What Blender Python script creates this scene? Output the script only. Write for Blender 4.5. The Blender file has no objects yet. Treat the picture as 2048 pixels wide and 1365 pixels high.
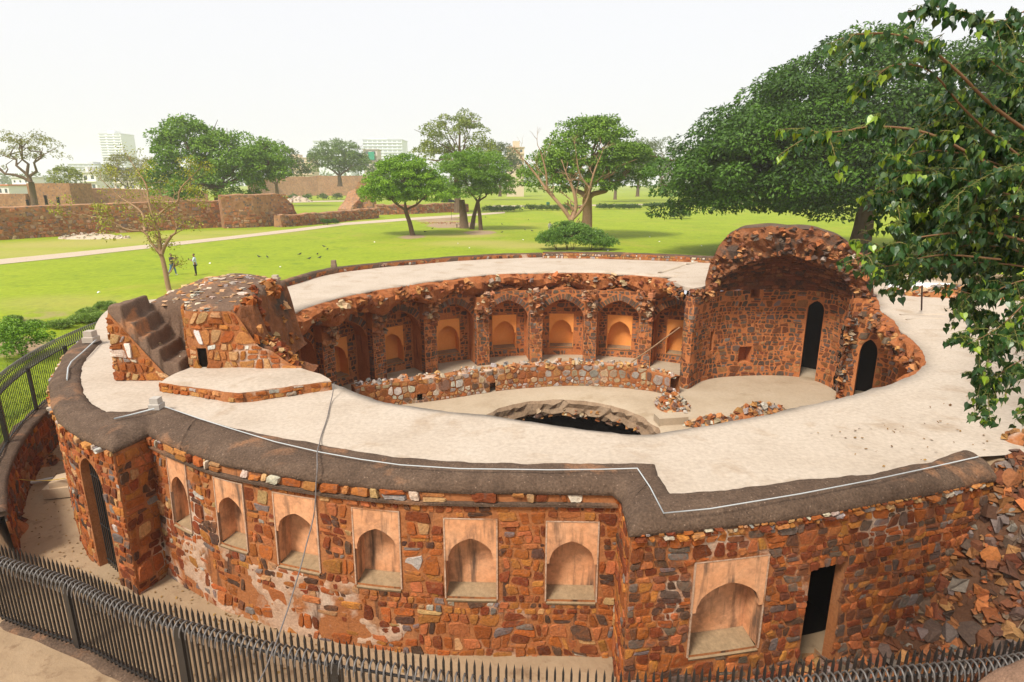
import bpy, math, random
import numpy as np
from mathutils import Vector, Matrix, noise

R = math.radians
scene = bpy.context.scene
COL = scene.collection

# ------------------------------------------------------------------ camera, sky, sun, exposure
cam_data = bpy.data.cameras.new('camera')
cam_data.sensor_width = 36.0
cam_data.lens = 36.0 * 1200 / 2048
cam_data.clip_start = 0.1
cam_data.clip_end = 6000
cam = bpy.data.objects.new('camera', cam_data)
COL.objects.link(cam)
cam.location = (0, 0, 5.8)
cam.rotation_euler = (R(90 - 14.82), 0, 0)
scene.camera = cam

SUN_EL, SUN_AZ = 52, -142        # azimuth clockwise from +Y: light comes from the left, a little behind the camera
world = bpy.data.worlds.new('World')
scene.world = world
world.use_nodes = True
wn, wl = world.node_tree.nodes, world.node_tree.links
wn.clear()
w_out = wn.new('ShaderNodeOutputWorld')
w_bg = wn.new('ShaderNodeBackground')
w_sky = wn.new('ShaderNodeTexSky')
w_sky.sky_type = 'NISHITA'
w_sky.sun_disc = False
w_sky.sun_elevation = R(SUN_EL)
w_sky.sun_rotation = R(SUN_AZ)
w_sky.air_density = 1.5
w_sky.dust_density = 6.0
w_mul = wn.new('ShaderNodeMixRGB')
w_mul.blend_type = 'MIX'
w_mul.inputs[0].default_value = 0.88           # a bright, milky overcast with only a trace of the clear sky
w_mul.inputs[2].default_value = (6.0, 5.98, 6.2, 1)
wl.new(w_sky.outputs[0], w_mul.inputs[1])
wl.new(w_mul.outputs[0], w_bg.inputs[0])
w_bg.inputs[1].default_value = 0.125
wl.new(w_bg.outputs[0], w_out.inputs[0])

sun_data = bpy.data.lights.new('sun', 'SUN')
sun_data.energy = 3.5
sun_data.angle = R(14)
sun_data.color = (1.0, 0.95, 0.87)
sun = bpy.data.objects.new('sun', sun_data)
COL.objects.link(sun)
_a, _e = R(SUN_AZ), R(SUN_EL)
sdir = Vector((math.sin(_a) * math.cos(_e), math.cos(_a) * math.cos(_e), math.sin(_e)))
sun.rotation_euler = sdir.to_track_quat('Z', 'Y').to_euler()
sun.location = (-30, -10, 60)

scene.view_settings.view_transform = 'Standard'
scene.view_settings.look = 'None'
scene.view_settings.exposure = 0.44
scene.view_settings.gamma = 1.0
scene.view_settings.use_curve_mapping = False
scene.cycles.volume_bounces = 3
scene.cycles.max_bounces = 8

# ------------------------------------------------------------------ helpers
WP = {}

def link(o, parent=None, loc=(0, 0, 0)):
    COL.objects.link(o)
    o.location = loc
    WP[o.name] = Vector(loc)
    if parent is not None:
        o.parent = parent
        o.matrix_parent_inverse = Matrix.Translation(-WP[parent.name])
    return o

def tag(o, label=None, cat=None, group=None, kind=None):
    if label: o['label'] = label
    if cat: o['category'] = cat
    if group: o['group'] = group
    if kind: o['kind'] = kind
    return o

def empty(name, loc, label, cat, group=None, parent=None):
    o = bpy.data.objects.new(name, None)
    o.empty_display_size = 0.2
    link(o, parent, loc)
    return tag(o, label, cat, group)

class MB:
    def __init__(s):
        s.v, s.f, s.c = [], [], []
    def add(s, verts, faces, col=None):
        b = len(s.v)
        s.v.extend([tuple(p) for p in verts])
        s.f.extend([tuple(i + b for i in q) for q in faces])
        s.c.extend([col or (1, 1, 1)] * len(faces))
    def box(s, lo, hi, col=None):
        x0, y0, z0 = lo; x1, y1, z1 = hi
        s.add([(x0,y0,z0),(x1,y0,z0),(x1,y1,z0),(x0,y1,z0),(x0,y0,z1),(x1,y0,z1),(x1,y1,z1),(x0,y1,z1)],
              [(3,2,1,0),(4,5,6,7),(0,1,5,4),(1,2,6,5),(2,3,7,6),(3,0,4,7)], col)
    def obox(s, c, ax, ay, az, col=None):
        c, ax, ay, az = Vector(c), Vector(ax), Vector(ay), Vector(az)
        vs = [c+ax*i+ay*j+az*k for k in (-1,1) for i,j in ((-1,-1),(1,-1),(1,1),(-1,1))]
        s.add(vs, [(3,2,1,0),(4,5,6,7),(0,1,5,4),(1,2,6,5),(2,3,7,6),(3,0,4,7)], col)
    def tube(s, pts, rad, n=6, col=None, cap=True):
        pts = [Vector(p) for p in pts]
        if not isinstance(rad, (list, tuple)): rad = [rad]*len(pts)
        rings = []; up = Vector((0.13, 0.31, 0.94))
        for i, p in enumerate(pts):
            t = (pts[min(i+1, len(pts)-1)] - pts[max(i-1, 0)])
            if t.length < 1e-9: t = Vector((0,0,1))
            t.normalize()
            a = t.cross(up)
            if a.length < 0.05: a = t.cross(Vector((1,0,0)))
            a.normalize(); b = t.cross(a)
            rings.append([p + (a*math.cos(k*2*math.pi/n) + b*math.sin(k*2*math.pi/n))*rad[i] for k in range(n)])
        vs = [q for r_ in rings for q in r_]; fs = []
        for i in range(len(pts)-1):
            for k in range(n):
                fs.append((i*n+k, i*n+(k+1)%n, (i+1)*n+(k+1)%n, (i+1)*n+k))
        if cap:
            fs.append(tuple(range(n))); fs.append(tuple(range((len(pts)-1)*n, len(pts)*n))[::-1])
        s.add(vs, fs, col)
    def lathe(s, c, prof, n=10, col=None):
        vs = []; fs = []
        for r_, z in prof:
            for k in range(n):
                a = k*2*math.pi/n; vs.append((c[0]+r_*math.cos(a), c[1]+r_*math.sin(a), c[2]+z))
        for i in range(len(prof)-1):
            for k in range(n):
                fs.append((i*n+k, i*n+(k+1)%n, (i+1)*n+(k+1)%n, (i+1)*n+k))
        fs.append(tuple(range(n))[::-1]); fs.append(tuple(range((len(prof)-1)*n, len(prof)*n)))
        s.add(vs, fs, col)
    def part(s, keep):
        used = {}; o = MB()
        for i in keep:
            q = []
            for k in s.f[i]:
                if k not in used: used[k] = len(o.v); o.v.append(s.v[k])
                q.append(used[k])
            o.f.append(tuple(q)); o.c.append(s.c[i])
        return o
    def mesh(s, name, mat, origin=(0,0,0), smooth=False):
        me = bpy.data.meshes.new(name)
        o = Vector(origin)
        me.from_pydata([(x-o.x, y-o.y, z-o.z) for x, y, z in s.v], [], s.f)
        if mat: me.materials.append(mat)
        at = me.attributes.new('Col', 'FLOAT_COLOR', 'FACE')
        arr = np.ones((len(s.f), 4), 'f'); arr[:, :3] = np.array(s.c, 'f').reshape(-1, 3)[:len(s.f)]
        at.data.foreach_set('color', arr.ravel())
        if smooth: me.polygons.foreach_set('use_smooth', [True]*len(s.f))
        me.update()
        return me
    def build(s, name, mat, parent=None, origin=None, smooth=False, kind=None, label=None):
        if origin is None:
            a = np.array(s.v); origin = ((a[:,0].min()+a[:,0].max())/2, (a[:,1].min()+a[:,1].max())/2, a[:,2].min())
        o = bpy.data.objects.new(name, s.mesh(name, mat, origin, smooth))
        link(o, parent, origin)
        if kind: o['kind'] = kind
        if label: o['label'] = label
        return o

def quick(name, verts, faces, cols, mat, parent=None, origin=(0,0,0), kind=None):
    """large meshes from numpy arrays: quads only"""
    me = bpy.data.meshes.new(name)
    v = (np.asarray(verts, 'f') - np.array(origin, 'f')); f = np.asarray(faces, 'i')
    me.vertices.add(len(v)); me.vertices.foreach_set('co', v.ravel())
    k = f.shape[1]
    me.loops.add(f.size); me.loops.foreach_set('vertex_index', f.ravel())
    me.polygons.add(len(f)); me.polygons.foreach_set('loop_start', np.arange(len(f), dtype='i')*k)
    me.update(calc_edges=True); me.validate()
    at = me.attributes.new('Col', 'FLOAT_COLOR', 'FACE')
    arr = np.ones((len(f), 4), 'f'); arr[:, :3] = cols
    at.data.foreach_set('color', arr.ravel())
    me.materials.append(mat)
    o = bpy.data.objects.new(name, me)
    link(o, parent, origin)
    if kind: o['kind'] = kind
    return o

# ------------------------------------------------------------------ materials
def ramp(nt, cols, fac):
    r_ = nt.nodes.new('ShaderNodeValToRGB')
    el = r_.color_ramp.elements
    n = len(cols)
    pos = [c[3] if len(c) > 3 else i/(n-1) for i, c in enumerate(cols)]
    el[0].position = pos[0]; el[0].color = (*cols[0][:3], 1)
    el[1].position = pos[-1]; el[1].color = (*cols[-1][:3], 1)
    for c, p in zip(cols[1:-1], pos[1:-1]):
        e = el.new(p); e.color = (*c[:3], 1)
    nt.links.new(fac, r_.inputs[0])
    return r_.outputs[0]

def noise_tex(nt, vec, scale, detail=4, rough=0.6, dist=0.0):
    t = nt.nodes.new('ShaderNodeTexNoise')
    t.inputs['Scale'].default_value = scale; t.inputs['Detail'].default_value = detail
    t.inputs['Roughness'].default_value = rough; t.inputs['Distortion'].default_value = dist
    nt.links.new(vec, t.inputs['Vector'])
    return t.outputs['Fac']

def mix(nt, fac, a, b, mode='MIX'):
    m = nt.nodes.new('ShaderNodeMixRGB'); m.blend_type = mode
    for i, x in ((0, fac), (1, a), (2, b)):
        if hasattr(x, 'links') or hasattr(x, 'is_linked'): nt.links.new(x, m.inputs[i])
        else: m.inputs[i].default_value = x if i == 0 else (*x, 1)
    return m.outputs[0]

def M(name, cols=None, scale=1.0, fine=14.0, bump=0.4, bdist=0.03, rough=0.9, attr=False, spots=None, streak=None,
      patch=None, extra=None, spec=0.2, fvar=0.25, transl=None):
    m = bpy.data.materials.new(name); m.use_nodes = True
    nt = m.node_tree; b = nt.nodes['Principled BSDF']
    b.inputs['Roughness'].default_value = rough
    b.inputs['Specular IOR Level'].default_value = spec
    g = nt.nodes.new('ShaderNodeNewGeometry'); vec = g.outputs['Position']
    nf = noise_tex(nt, vec, fine, 5, 0.65)
    if attr:
        a = nt.nodes.new('ShaderNodeAttribute'); a.attribute_name = 'Col'
        col = a.outputs['Color']
        if cols:
            col = mix(nt, 1.0, col, ramp(nt, cols, noise_tex(nt, vec, scale, 4, 0.6)), 'MULTIPLY')
    else:
        col = ramp(nt, cols, noise_tex(nt, vec, scale, 5, 0.6, 0.3))
    if patch:      # (colour, scale, lo, hi)
        pc, ps, lo, hi = patch
        fac = ramp(nt, [(0,0,0,lo),(1,1,1,hi)], noise_tex(nt, vec, ps, 5, 0.6, 0.4))
        col = mix(nt, fac, col, pc)
    if streak:     # vertical run-off stains (colour, lo, hi)
        mp = nt.nodes.new('ShaderNodeMapping'); mp.inputs['Scale'].default_value = (4.2, 4.2, 0.5)
        nt.links.new(vec, mp.inputs['Vector'])
        fac = ramp(nt, [(0,0,0,streak[1]),(1,1,1,streak[2])], noise_tex(nt, mp.outputs[0], 1.0, 4, 0.6))
        col = mix(nt, fac, col, streak[0])
    if spots:      # (colour, scale, lo, hi)
        v = nt.nodes.new('ShaderNodeTexVoronoi'); v.inputs['Scale'].default_value = spots[1]
        nt.links.new(vec, v.inputs['Vector'])
        fac = ramp(nt, [(1,1,1,spots[2]),(0,0,0,spots[3])], v.outputs['Distance'])
        col = mix(nt, fac, col, spots[0])
    col = mix(nt, 1.0, col, ramp(nt, [(1-fvar,)*3+(0.25,), (1+fvar,)*3+(0.75,)], nf), 'MULTIPLY')
    if extra: col = extra(nt, vec, col, b)
    nt.links.new(col, b.inputs['Base Color'])
    if bump:
        bp = nt.nodes.new('ShaderNodeBump'); bp.inputs['Strength'].default_value = bump; bp.inputs['Distance'].default_value = bdist
        nt.links.new(nf, bp.inputs['Height']); nt.links.new(bp.outputs[0], b.inputs['Normal'])
    if transl:
        out = [n for n in nt.nodes if n.type == 'OUTPUT_MATERIAL'][0]
        tr = nt.nodes.new('ShaderNodeBsdfTranslucent'); ms = nt.nodes.new('ShaderNodeMixShader')
        ms.inputs[0].default_value = transl
        nt.links.new(mix(nt, 1.0, col, (1.2, 1.5, 0.6), 'MULTIPLY'), tr.inputs[0])
        nt.links.new(b.outputs[0], ms.inputs[1]); nt.links.new(tr.outputs[0], ms.inputs[2])
        nt.links.new(ms.outputs[0], out.inputs[0])
    return m

def soil_extra(nt, vec, col, b):
    a = nt.nodes.new('ShaderNodeAttribute'); a.attribute_name = 'dirt'
    n1 = noise_tex(nt, vec, 0.55, 6, 0.7)
    add = nt.nodes.new('ShaderNodeMath'); add.operation = 'ADD'
    sub = nt.nodes.new('ShaderNodeMath'); sub.operation = 'MULTIPLY_ADD'
    nt.links.new(n1, sub.inputs[0]); sub.inputs[1].default_value = 0.9; sub.inputs[2].default_value = -0.45
    nt.links.new(a.outputs['Fac'], add.inputs[0]); nt.links.new(sub.outputs[0], add.inputs[1])
    fac = ramp(nt, [(0,0,0,0.38),(1,1,1,0.6)], add.outputs[0])
    dirt = ramp(nt, [(0.18,0.11,0.06),(0.32,0.22,0.13),(0.40,0.29,0.185)], noise_tex(nt, vec, 0.6, 6, 0.65, 0.5))
    dirt = mix(nt, ramp(nt, [(0,0,0,0.55),(1,1,1,0.75)], noise_tex(nt, vec, 2.2, 6, 0.7)), dirt, (0.17,0.10,0.055))
    dry = nt.nodes.new('ShaderNodeAttribute'); dry.attribute_name = 'dry'
    pt = ramp(nt, [(0,0,0,0.52),(0.75,0.75,0.75,0.66)], noise_tex(nt, vec, 0.075, 6, 0.68, 0.6)); col = mix(nt, pt, col, (0.30,0.285,0.035))
    pg = ramp(nt, [(0,0,0,0.55),(0.7,0.7,0.7,0.68)], noise_tex(nt, vec, 0.5, 6, 0.75, 0.2)); col = mix(nt, pg, col, (0.10,0.17,0.012))
    col = mix(nt, dry.outputs['Fac'], col, (0.36, 0.30, 0.085))
    return mix(nt, fac, col, dirt)

def stone_extra(nt, vec, col, b):
    # rusty and grey blotches inside a stone, and smears of the mortar that was wiped over the face
    f1 = ramp(nt, [(0,0,0,0.52),(0.55,0.55,0.55,0.68)], noise_tex(nt, vec, 3.6, 5, 0.65, 0.6))
    col = mix(nt, f1, col, (0.27,0.085,0.025))
    f3 = ramp(nt, [(0,0,0,0.56),(0.6,0.6,0.6,0.7)], noise_tex(nt, vec, 4.7, 5, 0.7, 0.9))
    col = mix(nt, f3, col, (0.115,0.085,0.068))
    f2 = ramp(nt, [(0,0,0,0.60),(0.8,0.8,0.8,0.68)], noise_tex(nt, vec, 3.1, 6, 0.72, 0.3))
    return mix(nt, f2, col, (0.34,0.135,0.05))
m_stone = M('rubble_stone', [(0.6,0.57,0.54),(1.0,1.0,1.0),(1.25,1.16,1.02)], 7.0, 20.0, 0.9, 0.035, attr=True, fvar=0.35, extra=stone_extra)
m_loose = M('loose_stone', [(0.7,0.67,0.64),(1.0,1.0,1.0),(1.2,1.14,1.04)], 5.0, 20.0, 0.8, 0.03, attr=True, fvar=0.3)
m_mortar = M('orange_mortar', [(0.20,0.062,0.020),(0.34,0.125,0.042),(0.41,0.19,0.085)], 1.3, 18.0, 0.9, 0.03,
             patch=((0.50,0.36,0.26), 0.42, 0.57, 0.64), streak=((0.09,0.042,0.024), 0.56, 0.7))
m_mortar_in = M('red_mortar', [(0.27,0.078,0.022),(0.47,0.165,0.055),(0.54,0.22,0.085)], 1.1, 14.0, 0.9, 0.03,
                streak=((0.14,0.06,0.03), 0.6, 0.75))
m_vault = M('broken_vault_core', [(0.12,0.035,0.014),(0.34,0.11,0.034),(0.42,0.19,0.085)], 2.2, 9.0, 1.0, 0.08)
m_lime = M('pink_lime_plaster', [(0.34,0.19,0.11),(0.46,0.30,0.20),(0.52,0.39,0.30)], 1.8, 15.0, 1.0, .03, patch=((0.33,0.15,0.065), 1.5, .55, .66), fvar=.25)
m_vault_shade = M('shade_dark_vault', [(0.055,0.018,0.009),(0.13,0.045,0.02),(0.22,0.085,0.036)], 1.6, 9.0, 1.0, 0.06)  # vault underside: its shade is put into this dark colour, no soot
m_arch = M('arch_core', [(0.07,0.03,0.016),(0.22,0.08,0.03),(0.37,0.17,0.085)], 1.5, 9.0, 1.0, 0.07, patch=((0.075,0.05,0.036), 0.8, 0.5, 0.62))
m_lip = M('shaft_lip', [(0.10,0.062,0.038),(0.25,0.165,0.10),(0.42,0.31,0.21)], 0.9, 8.0, 1.0, 0.06)
m_pit_shade = M('shade_black_shaft', [(0.008,0.006,0.005),(0.022,0.016,0.012)], 1.5, 9.0, 1.0, .06, rough=.8)  # blackness of the deep pit painted into the stone colour, not damp
m_shell = M('worn_warm_cement', [(0.085,0.05,0.032),(0.15,0.092,0.06),(0.23,0.14,0.088)], 1.6, 22.0, 1.0, .03, patch=((0.34,0.15,0.065), 0.9, 0.56, 0.66), fvar=.4)
m_glassfar = M('haze_pale_glass', [(0.30,0.33,0.35),(0.42,0.45,0.47)], 0.5, 2.0, 0, rough=0.3, spec=0.5)  # haze and reflected sky put into the pale glass colour
m_plaster_out = M('weathered_plaster', [(0.47,0.19,0.075),(0.60,0.29,0.14),(0.64,0.38,0.22)], 1.6, 9.0, 0.35, 0.012,
                  streak=((0.13,0.078,0.05), 0.53, 0.69), patch=((0.40,0.195,0.10), 2.6, 0.53, 0.66), fvar=0.24)
m_plaster_in = M('orange_plaster', [(0.76,0.26,0.052),(0.84,0.33,0.085),(0.85,0.37,0.115)], 1.0, 8.0, 0.15, 0.01, fvar=0.06)
m_sill = M('dusty_sill', [(0.20,0.135,0.075),(0.36,0.25,0.14)], 2.0, 12.0, 0.3, 0.01)
m_cement = M('dark_cement', [(0.05,0.031,0.02),(0.105,0.066,0.043),(0.18,0.118,0.078)], 2.2, 20.0, 1.0, 0.04,
             patch=((0.30,0.145,0.07), 0.5, 0.58, 0.69), spots=((0.25,0.17,0.12), 9.0, 0.05, 0.16), fvar=0.5)
m_terrace = M('beige_lime_concrete', [(0.33,0.255,0.185),(0.445,0.365,0.285),(0.495,0.42,0.34)], 0.55, 9.0, 0.5, 0.02, fvar=0.18,
              patch=((0.33,0.24,0.16), 0.7, 0.55, 0.76), streak=None, spots=((0.2,0.14,0.09), 1.7, 0.012, 0.03))
m_floor = M('sandy_floor', [(0.29,0.21,0.13),(0.41,0.32,0.22),(0.47,0.38,0.28)], 0.5, 7.0, 0.3, 0.012, fvar=0.1,
            patch=((0.24,0.165,0.09), 0.4, 0.58, 0.75))
m_path = M('path_gravel', [(0.43,0.33,0.23),(0.50,0.41,0.31)], 0.4, 6.0, 0.2, 0.01)
m_lawn = M('lawn_grass', [(0.145,0.205,0.006),(0.225,0.285,0.010),(0.28,0.32,0.014)], 0.16, 2.2, 0.6, 0.08, fvar=0.22, extra=soil_extra)
m_iron = M('black_iron', [(0.012,0.011,0.010),(0.03,0.026,0.023)], 3.0, 30.0, 0.1, 0.002, rough=0.45, spec=0.5)
m_hook = M('worn_iron', [(0.06,0.05,0.045),(0.16,0.145,0.13)], 4.0, 40.0, 0.1, 0.002, rough=0.4, spec=0.5)
m_shade_black = M('shade_black_opening', [(0.006,0.004,0.003),(0.014,0.01,0.008)], 1.0, 10.0, 0, rough=1.0, spec=0.0)  # near-black colour stands in for the shade inside openings
m_bark = M('bark', [(0.09,0.055,0.032),(0.19,0.125,0.075)], 3.0, 16.0, 0.9, 0.04)
m_barkpale = M('pale_bark', [(0.26,0.15,0.08),(0.40,0.26,0.15)], 3.0, 16.0, 0.7, 0.03)
m_leaf = M('leaf', None, 1, 3.0, 0, attr=True, rough=0.55, spec=0.35, fvar=0.25, transl=0.18)
m_leafbig = M('heart_leaf', None, 1, 20.0, 0.1, 0.002, attr=True, rough=0.36, spec=0.45, fvar=0.2, transl=0.15)
m_farwall = M('far_rubble', [(0.21,0.095,0.045),(0.33,0.17,0.085),(0.38,0.235,0.14)], 0.25, 1.3, 0.8, 0.12, fvar=0.4,
              spots=((0.16,0.12,0.10), 1.6, 0.2, 0.32), patch=((0.16,0.085,0.05), 0.12, 0.6, 0.75))
m_paint = M('painted_surface', None, 1, 12.0, 0.1, 0.003, attr=True, fvar=0.08, rough=0.7)
m_cloth = M('cloth', None, 1, 30.0, 0.2, 0.004, attr=True, fvar=0.15, rough=0.9)
m_glassy = M('window_glass', [(0.05,0.06,0.065),(0.10,0.12,0.125)], 0.5, 2.0, 0, rough=0.25, spec=0.5)

# ------------------------------------------------------------------ stone palettes
PAL_OUT = [((0.31,0.085,0.018),5.5),((0.37,0.14,0.03),3.2),((0.17,0.04,0.013),5),((0.175,0.135,0.115),1.3),((0.085,0.042,0.025),2.6),
           ((0.41,0.23,0.095),1.3),((0.42,0.37,0.31),0.25),((0.37,0.115,0.038),4)]
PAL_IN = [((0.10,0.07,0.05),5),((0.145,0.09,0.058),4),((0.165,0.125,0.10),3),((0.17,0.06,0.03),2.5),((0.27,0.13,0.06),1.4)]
PAL_CHAM = [((0.17,0.06,0.028),5),((0.13,0.085,0.06),4),((0.24,0.095,0.035),4),((0.18,0.14,0.115),1.6),((0.33,0.165,0.065),2)]
PAL_RING = [((0.40,0.19,0.065),4),((0.33,0.11,0.035),3.4),((0.28,0.235,0.195),2.8),((0.42,0.31,0.19),3),((0.16,0.09,0.06),2),((0.48,0.42,0.35),1.1)]
PAL_PALE = [((0.46,0.27,0.12),4),((0.40,0.17,0.05),4),((0.28,0.25,0.225),2.5),((0.50,0.41,0.31),2.2),((0.56,0.52,0.46),0.9),((0.33,0.10,0.03),3)]

def pick(pal, rng):
    t = rng.random() * sum(w for _, w in pal)
    for c, w in pal:
        t -= w
        if t <= 0: break
    k = rng.uniform(0.75, 1.22)
    return tuple(min(0.85, max(0.01, x*k*rng.uniform(0.93, 1.07))) for x in c)

# ------------------------------------------------------------------ plan curves and surfaces
class Curve:
    """a plan polyline measured by arc length; side=+1 makes the normal point to the left of its direction"""
    def __init__(s, pts, side=1, smooth=True, step=0.25):
        P = [Vector(p[:2]) for p in pts]
        if smooth and len(P) > 2:
            Q = [2*P[0]-P[1]] + P + [2*P[-1]-P[-2]]; out = []
            for i in range(1, len(Q)-2):
                n = max(1, int((Q[i+1]-Q[i]).length/step))
                for k in range(n):
                    t = k/n; a, b, c, d = Q[i-1], Q[i], Q[i+1], Q[i+2]
                    out.append(0.5*((2*b)+(c-a)*t+(2*a-5*b+4*c-d)*t*t+(3*b-3*c+d-a)*t**3))
            out.append(P[-1]); P = out
        s.P = P; s.side = side; s.L = [0.0]
        for a, b in zip(P[:-1], P[1:]): s.L.append(s.L[-1]+(b-a).length)
        s.len = s.L[-1]
    def at(s, u):
        L = s.L; lo, hi = 0, len(L)-2
        while lo < hi:
            m = (lo+hi+1)//2
            if L[m] <= u: lo = m
            else: hi = m-1
        a, b = s.P[lo], s.P[lo+1]; d = b-a; t = (u-L[lo])/max(1e-9, d.length)
        d = d.normalized()
        return a+(b-a)*t, Vector((-d.y, d.x))*s.side
    def surf(s, batter=0.0, ztop=0.0):
        def f(u, v, n):
            p, N = s.at(u)
            k = n + batter*(ztop-v)
            return (p.x+N.x*k, p.y+N.y*k, v)
        return f

def arc_surf(cx, cy, rad, inward=True):
    def f(u, v, n):
        a = u/rad; r_ = rad-n if inward else rad+n
        return (cx+r_*math.cos(a), cy+r_*math.sin(a), v)
    return f

def rect_in(u0, u1, v0, v1):
    return lambda u, v: u0 < u < u1 and v0 < v < v1

def arch_h(t, H):
    t = min(1.0, abs(t))
    return H*(0.74*math.sqrt(max(0, 1-t**2.1)) + 0.26*(1-t))

def arch_in(uc, hw, v0, vs, H, pad=0.0):
    def f(u, v):
        t = (u-uc)/(hw+pad)
        return abs(t) < 1 and v0 < v < vs + arch_h(t, H+pad)
    return f

def clip(poly, nx, ny, d):
    out = []; n = len(poly)
    for i in range(n):
        a, b = poly[i], poly[(i+1) % n]
        da, db = a[0]*nx+a[1]*ny-d, b[0]*nx+b[1]*ny-d
        if da <= 0: out.append(a)
        if da*db < 0:
            t = da/(da-db); out.append((a[0]+(b[0]-a[0])*t, a[1]+(b[1]-a[1])*t))
    return out

def stone_cells(u0, u1, v0, v1, sz, asp, holes, rng, small=0.25, vtop=None):
    seeds = []; v = v0
    while v < v1-0.25*sz:
        h = sz*rng.choice((.55, .7, .85, 1.0, 1.2, 1.5))*rng.uniform(.85, 1.15)
        if v+h > v1-0.4*sz: h = v1-v
        u = u0-rng.random()*sz*0.6
        while u < u1:
            w = (.35*h+.65*sz)*asp*rng.uniform(0.45, 1.8)
            seeds.append((u+w*0.5+rng.uniform(-.07,.07)*w, v+h*0.5+rng.uniform(-.13,.13)*h, ((0.46 if rng.random() > .14 else .72)*min(w, h*1.2))**2))
            if rng.random() < small: seeds.append((u+w+rng.uniform(-.1,.1)*w, v+h*rng.uniform(0, 1), (0.13*sz)**2))
            u += w
        v += h
    seeds = [s for s in seeds if u0 < s[0] < u1 and v0 < s[1] < (min(v1, vtop(s[0])) if vtop else v1) and not any(q(s[0], s[1]) for q in holes)]
    cs = sz*asp*1.1; grid = {}
    for i, s in enumerate(seeds): grid.setdefault((int(s[0]//cs), int(s[1]//cs)), []).append(i)
    res = []
    for i, s in enumerate(seeds):
        lim = cs*1.25
        tv = min(v1, vtop(s[0])) if vtop else v1
        poly = [(max(u0, s[0]-lim), max(v0, s[1]-lim)), (min(u1, s[0]+lim), max(v0, s[1]-lim)),
                (min(u1, s[0]+lim), min(tv, s[1]+lim)), (max(u0, s[0]-lim), min(tv, s[1]+lim))]
        gx, gy = int(s[0]//cs), int(s[1]//cs)
        for dx in (-1, 0, 1, -2, 2):
            for dy in (-1, 0, 1, -2, 2):
                for j in grid.get((gx+dx, gy+dy), ()):
                    if j == i: continue
                    t = seeds[j]; nx, ny = t[0]-s[0], t[1]-s[1]
                    if nx*nx+ny*ny > 4*lim*lim: continue
                    d = (t[0]**2+t[1]**2-s[0]**2-s[1]**2 + s[2]-t[2])/2
                    poly = clip(poly, nx, ny, d)
                    if len(poly) < 3: break
                if len(poly) < 3: break
            if len(poly) < 3: break
        if len(poly) >= 3: res.append((s, poly))
    return res

def course_cells(u0, u1, v0, v1, sz, asp, holes, rng, small=0.25, vtop=None):
    """random-coursed rubble: wavering beds, slanting joints, here and there two thin stones for one"""
    hs = [v0]; sd = rng.random()*50
    while hs[-1] < v1-0.3*sz: hs.append(hs[-1]+sz*rng.choice((.6, .8, .95, 1.1, 1.35))*rng.uniform(.9, 1.1))
    hs[-1] = v1; nb = len(hs)
    def bed(k, u):
        if k == 0 or k == nb-1: return hs[k]
        lim = min(hs[k]-hs[k-1], hs[k+1]-hs[k])
        return hs[k]+lim*(.55*noise.noise((u*.9/sz*.3, k*3.1, sd))+.3*noise.noise((u*2.2/sz*.3, k*5.7, sd+9)))
    res = []
    for k in range(nb-1):
        u = u0-rng.random()*sz; h = hs[k+1]-hs[k]; jl = (u, u)
        while u < u1:
            w = (.5*h+.5*sz)*asp*rng.choice((.55, .75, .95, 1.15, 1.5))*rng.uniform(.85, 1.15)
            if u+w > u1-.25*sz: w = u1-u
            sl = rng.uniform(-.22, .22)*h; a, b_ = max(u0, jl[0]), max(u0, jl[1]); c, d = min(u1, u+w+sl), min(u1, u+w-sl)
            jl = (u+w+sl, u+w-sl); u += w
            if c-a < .03 or d-b_ < .03: continue
            m0, m1 = (a+c)/2, (b_+d)/2
            P = [(a, bed(k, a)), (m0, bed(k, m0)-rng.uniform(0, .06)*h), (c, bed(k, c)), (d, bed(k+1, d)), (m1, bed(k+1, m1)+rng.uniform(0, .06)*h), (b_, bed(k+1, b_))]
            parts = [P]
            if rng.random() < small*.7 and h > .75*sz:
                t = rng.uniform(.3, .7); L = (a+(b_-a)*t, P[0][1]+(P[5][1]-P[0][1])*t); R_ = (c+(d-c)*t, P[2][1]+(P[3][1]-P[2][1])*t); parts = [[P[0], P[1], P[2], R_, L], [L, R_, P[3], P[4], P[5]]]
            elif rng.random() < small*.6 and w > 1.1*sz:
                t = rng.uniform(.3, .7); x = a+(c-a)*t; y = b_+(d-b_)*t; lo, hi = (x, bed(k, x)), (y, bed(k+1, y)); parts = [[P[0], lo, hi, P[5]], [lo, P[2], P[3], hi]]
            for q in parts:
                cx, cy = sum(p[0] for p in q)/len(q), sum(p[1] for p in q)/len(q)
                if vtop:
                    tv = vtop(cx)
                    if cy > tv: continue
                    q = [(x, min(y, vtop(x))) for x, y in q]
                if any(hq(cx, cy) for hq in holes): continue
                res.append(((cx, cy), q))
    return res

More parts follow.
